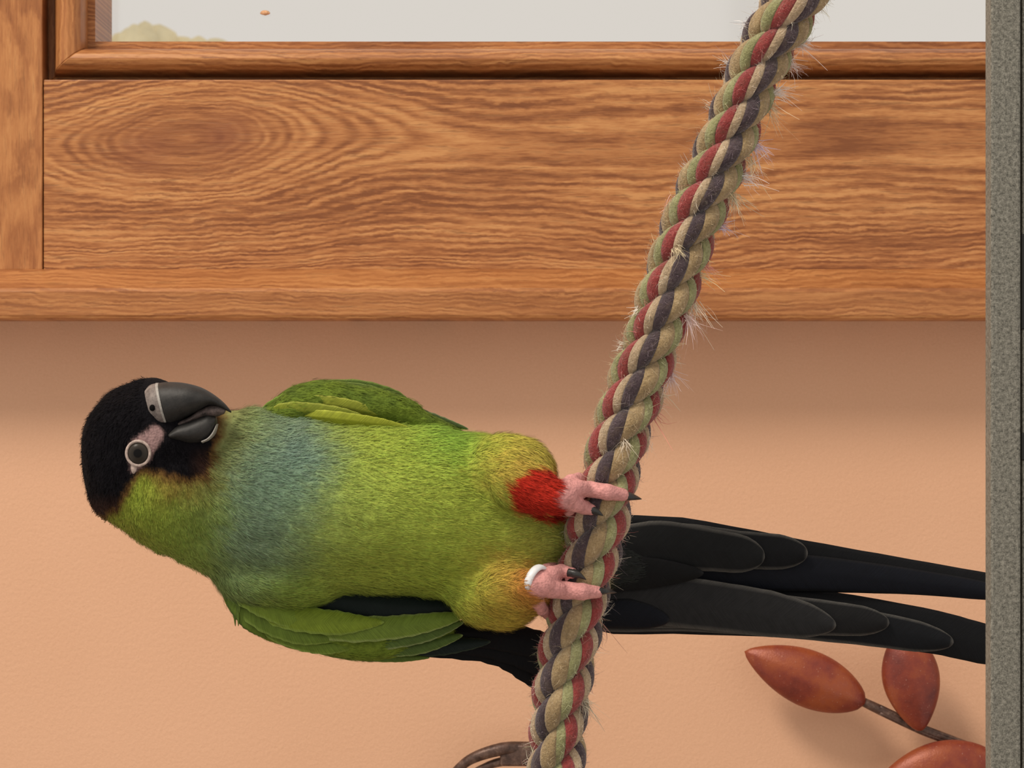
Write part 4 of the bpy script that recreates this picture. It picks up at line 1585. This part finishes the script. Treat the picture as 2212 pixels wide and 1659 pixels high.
def f_low(p):
    p = np.asarray(p, np.float32)
    f = sd_ell(p, mm(580, 1312, 8), (16.5, 9, 9.5), math.radians(-30))
    f = smin(f, sd_ell(p, mm(720, 1362, 9), (24, 7, 8.4), math.radians(-12)), 6)
    f = smin(f, sd_ell(p, mm(845, 1372, 12), (21, 5, 5.6), math.radians(2)), 6)
    return f + (vnoise(p / 4 + 60, 3) - 0.5) * 0.6

lw, LV, LC = wing_core('wing', f_low, (mm(470, 1500, 10)[0], -6, mm(470, 1460, 10)[2]), (mm(1060, 0, 10)[0], 24, mm(0, 1225, 10)[2]), (88, 106, 38), (108, 126, 44))


def f_up(p):
    p = np.asarray(p, np.float32)
    f = sd_ell(p, mm(650, 888, 12), (16, 10, 7.5), math.radians(22))
    f = smin(f, sd_ell(p, mm(760, 876, 13), (21, 8, 6.6), math.radians(-4)), 6)
    f = smin(f, sd_ell(p, mm(880, 905, 14), (20, 5, 4.0), math.radians(-18)), 6)
    return f + (vnoise(p / 4 + 60, 3) - 0.5) * 0.6

uw, UV_, UC = wing_core('wing', f_up, (mm(520, 0, 10)[0], -4, mm(0, 960, 10)[2]), (mm(1040, 0, 10)[0], 28, mm(0, 805, 10)[2]), (76, 94, 36), (104, 122, 42))

for (w_, V_, c_, f_) in ((lw, LV, LC, f_low), (uw, UV_, UC, f_up)):
    n_ = grad(f_, V_, 0.5)
    wing_barbs(w_, V_, n_ / (np.linalg.norm(n_, axis=1)[:, None] + 1e-9), c_, 7000)

low = [  # lower wing: deepest first
    # primaries: dark tip that swings down behind the rope
    ([(800, 1385, 18), (950, 1392, 21), (1070, 1405, 26), (1150, 1455, 31), (1235, 1530, 34)], [40, 60, 66, 58, 36], (9, 10, 13), (14, 14, 16), 0.30),
    ([(800, 1380, 17), (950, 1380, 20), (1080, 1394, 25), (1190, 1446, 30), (1270, 1528, 33)], [40, 60, 70, 62, 34], (9, 10, 14), (14, 14, 16), 0.3),
    ([(820, 1372, 16), (960, 1368, 19), (1080, 1374, 24), (1180, 1402, 29), (1240, 1450, 31)], [40, 56, 66, 66, 40], (9, 10, 14), (14, 14, 16), 0.3),
    ([(790, 1396, 14), (880, 1400, 15), (960, 1396, 17), (1060, 1386, 18)], [34, 42, 40, 24], (26, 36, 34), (50, 62, 48), 0.3),
    ([(640, 1385, 8), (740, 1410, 8), (840, 1420, 9), (928, 1421, 10)], [26, 28, 22, 12], (78, 96, 38), (110, 124, 62), 0.3),
    ([(700, 1392, 7), (800, 1400, 7), (900, 1397, 8), (1000, 1372, 10)], [36, 40, 36, 22], (74, 94, 42), (122, 138, 84), 0.25),
    ([(690, 1375, 5), (800, 1382, 5), (900, 1372, 6), (1002, 1343, 8)], [46, 48, 42, 24], (78, 98, 44), (132, 146, 96), 0.22),
    ([(640, 1285, 5), (760, 1300, 5), (880, 1312, 7), (1010, 1312, 9)], [44, 62, 56, 40], (16, 26, 24), (26, 38, 30), 0.3),  # dark underwing feather; its near-black also holds the shade of the gap
    ([(650, 1346, 2), (760, 1358, 2), (880, 1352, 4), (1006, 1328, 6)], [50, 60, 50, 28], (102, 122, 46), (140, 156, 92), 0.22),
    ([(560, 1350, 3), (640, 1380, 2.5), (700, 1394, 3), (770, 1396, 4)], [44, 46, 40, 22], (96, 116, 40), EDG, 0.3),
    ([(560, 1318, 0), (640, 1334, -0.5), (730, 1346, 0), (830, 1344, 2)], [54, 60, 54, 26], GR1, EDG, 0.32),
    ([(520, 1300, 1), (580, 1340, 0), (650, 1368, 0.5), (740, 1380, 2)], [54, 60, 50, 24], GR2, EDG, 0.32),
    ([(505, 1272, 1), (560, 1300, -1.5), (620, 1330, -1), (690, 1352, 0.5)], [50, 58, 50, 26], (108, 128, 44), EDG, 0.34),
    ([(500, 1275, 3), (516, 1305, 1), (540, 1340, 1), (575, 1378, 3)], [40, 48, 44, 22], GR2, (70, 86, 36), 0.34),
]
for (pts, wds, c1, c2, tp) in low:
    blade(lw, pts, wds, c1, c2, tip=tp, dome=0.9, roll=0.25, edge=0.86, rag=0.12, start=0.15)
# shoulder tuft, tips tinted slightly darker for shade
for k in range(7):
    x = 492 + k * 3.2
    blade(lw, [(x, 1250 + 2 * k, 4 - k * .4), (x + 6, 1290, 2 - k * .4), (x + 12 - k, 1325 + (k % 3) * 14, 1 - k * .4)], [10, 11, 6], (86, 104, 40), (74, 92, 38), tip=0.5, dome=0.2, edge=0.5, n=16, m=5)

upw = [
    ([(640, 860, 15), (720, 838, 15), (800, 845, 16), (872, 868, 18)], [22, 26, 26, 14], (70, 90, 36), (118, 132, 66), 0.3),
    ([(720, 850, 13), (790, 856, 13), (850, 872, 14), (915, 898, 16)], [20, 24, 22, 12], (58, 74, 34), (104, 118, 66), 0.3),
    ([(600, 868, 18), (680, 842, 19), (770, 836, 20), (850, 855, 21), (895, 882, 22)], [30, 34, 34, 30, 16], (76, 96, 36), (118, 134, 64), 0.25),
    ([(760, 862, 16), (850, 880, 17), (930, 905, 19), (1012, 927, 21)], [28, 34, 30, 12], (72, 88, 50), (120, 132, 92), 0.25),
    ([(740, 880, 13), (830, 890, 14), (900, 908, 16), (975, 925, 18)], [30, 34, 28, 12], (76, 94, 40), (116, 130, 66), 0.25),
    ([(670, 862, 9), (740, 858, 8), (800, 866, 9), (850, 884, 11)], [20, 22, 20, 12], (84, 102, 38), (120, 136, 62), 0.3),
    ([(600, 880, 8), (680, 870, 4), (760, 880, 5), (850, 905, 8)], [34, 34, 34, 16], (132, 140, 46), (160, 164, 70), 0.3),
    ([(580, 892, 7), (640, 885, 3), (730, 895, 3), (820, 915, 6)], [30, 36, 34, 18], (118, 128, 40), (150, 156, 66), 0.3),
    ([(640, 895, 4), (720, 902, 1), (800, 912, 2), (880, 922, 5)], [26, 30, 28, 14], (142, 150, 46), (166, 172, 66), 0.3),
    ([(562, 896, 10), (600, 872, 9), (650, 852, 10), (720, 842, 13)], [24, 30, 28, 16], (92, 116, 38), (130, 150, 62), 0.35),
    ([(566, 900, 8), (610, 884, 6), (660, 868, 6), (720, 858, 9)], [24, 28, 26, 14], (86, 104, 34), (122, 138, 56), 0.35),
]
for (pts, wds, c1, c2, tp) in upw:
    blade(uw, pts, wds, c1, c2, tip=tp, dome=0.8, roll=-0.25, edge=0.82, rag=0.12, start=0.15)
